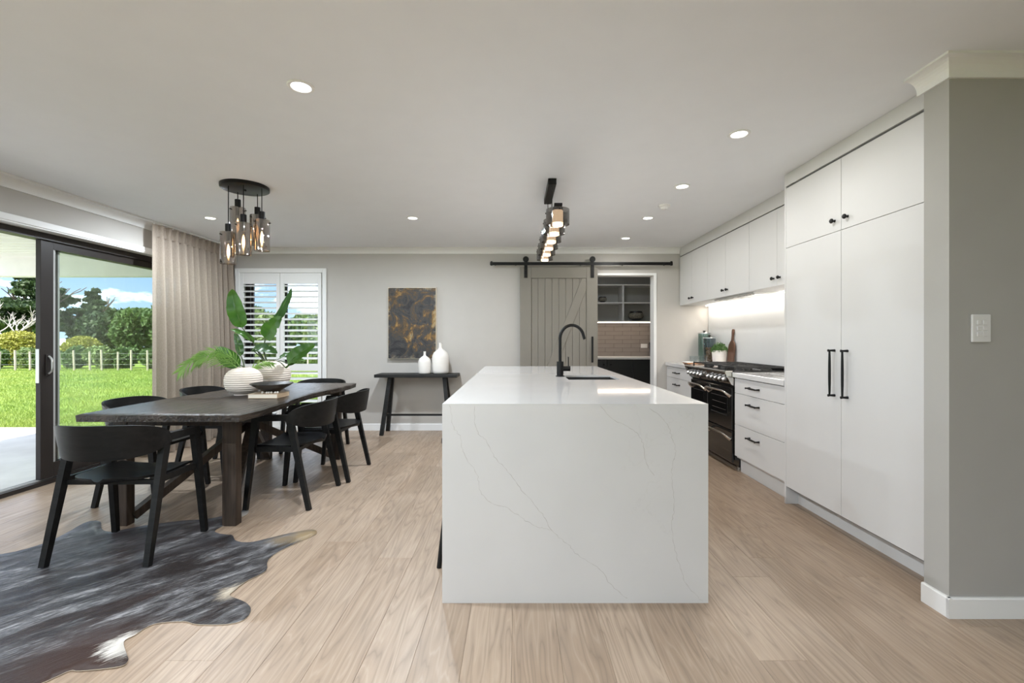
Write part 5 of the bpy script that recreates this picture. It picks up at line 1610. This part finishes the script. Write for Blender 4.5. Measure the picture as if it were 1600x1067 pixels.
tree('pine_tree', 'dark wind-shaped pine standing behind the bare tree', (-32.0, 30.0), 5.9, 3.2, M['fol_dark'], 'pine', 1, 9000, 0.17)
tree('pine_tree', 'dark layered pine rising above the golden shrub', (-29.6, 32.0), 5.0, 1.7, M['fol_dark'], 'pine', 2, 6000, 0.16)
tree('pine_tree', 'dark pine beside the dense broadleaf trees', (-35.5, 33.0), 6.4, 3.0, M['fol_dark'], 'pine', 12, 7000, 0.18)
tree('broadleaf_tree', 'dense dark green tree behind the golden shrub', (-26.6, 30.5), 3.6, 2.0, M['fol_dark'], 'round', 3, 7000, 0.15)
tree('broadleaf_tree', 'mid green bushy tree standing behind the fence and shrubs', (-22.9, 27.4), 3.5, 1.7, M['fol_mid'], 'round', 4, 8000, 0.14)
tree('broadleaf_tree', 'mid green bushy tree standing behind the fence and shrubs', (-19.9, 26.5), 3.5, 1.6, M['fol_mid'], 'round', 5, 8000, 0.14)
tree('broadleaf_tree', 'pale green tree seen through the shutter louvers', (-14.6, 26.0), 3.1, 1.6, M['fol_pale'], 'round', 6, 6000, 0.14)
tree('broadleaf_tree', 'pale green tree seen through the shutter louvers', (-11.8, 28.0), 3.0, 1.7, M['fol_pale'], 'round', 7, 6000, 0.14)
tree('broadleaf_tree', 'mid green bushy tree standing behind the fence and shrubs', (-16.9, 29.5), 3.5, 1.6, M['fol_mid'], 'round', 13, 6000, 0.15)
# pale bare tree
bt_ = thing('bare_tree', 'pale bare-branched tree in front of the pines', 'tree', (-29.6, 26.6, GZ - 0.05))
m = MB(); rr = random.Random(21)
limb(m, Vector((0, 0, 0)), Vector((0.05, 0, 1)), 1.5, 0.10, 5, rr, 0.75)
m.build('branches', M['bark_pale'], bt_)
# rounded golden shrubs and hedge shrubs
def shrub(name, label, x, y, h, rx, mat, seed, n=3500, dome=False, group='shrubs behind the fence'):
    t = thing(name, label, 'shrub', (x, y, gz(x, y) - 0.05), group=group)
    rr = random.Random(seed)
    bl = [((0, 0, h*0.45), (rx, rx, h*0.55))] if dome else [((rr.uniform(-0.5, 0.5)*rx, rr.uniform(-0.4, 0.4)*rx, h*rr.uniform(0.3, 0.62)), (rx*0.6, rx*0.6, h*0.35)) for _ in range(5)]
    o = bpy.data.objects.new('foliage', tri_mesh('foliage', leaves(bl, n, 0.075 if dome else 0.10, seed), mat)); COL.objects.link(o); o.parent = t
    m = MB(); limb(m, Vector((0, 0, 0)), Vector((0, 0, 1)), h*0.4, 0.04, 2, rr); m.build('stem', M['bark'], t)
shrub('golden_shrub', 'clipped golden dome shrub below the pines', -27.5, 25.2, 1.95, 1.15, M['fol_gold'], 31, 9000, True)
shrub('golden_shrub', 'clipped golden dome shrub below the dense dark tree', -24.0, 25.2, 1.65, 0.95, M['fol_gold'], 32, 8000, True)
k = 0
for x in np.arange(-26.5, -10.0, 1.25):
    k += 1
    shrub('hedge_shrub', ('mid green shrub in the row behind the fence' if k % 3 else 'pale green shrub in the row behind the fence'), float(x), 22.2 + 0.2*(k % 2), 1.05 + 0.25*((k*7) % 4)/3, 0.66, M['fol_mid'] if k % 3 else M['fol_pale'], 40 + k, 2600)
# far belt of trees
for i in range(14):
    tree('far_tree', ('mid green rounded tree in the distant belt beyond the field' if i % 2 else 'dark green rounded tree in the distant belt beyond the field'), (-74 + i*5.6, 52.0 + (i % 3)*3), 4.2 + (i*5 % 4)*0.4, 2.9, M['fol_mid'] if i % 2 else M['fol_dark'], 'round', 60 + i, 2500, 0.36, 'distant tree belt')
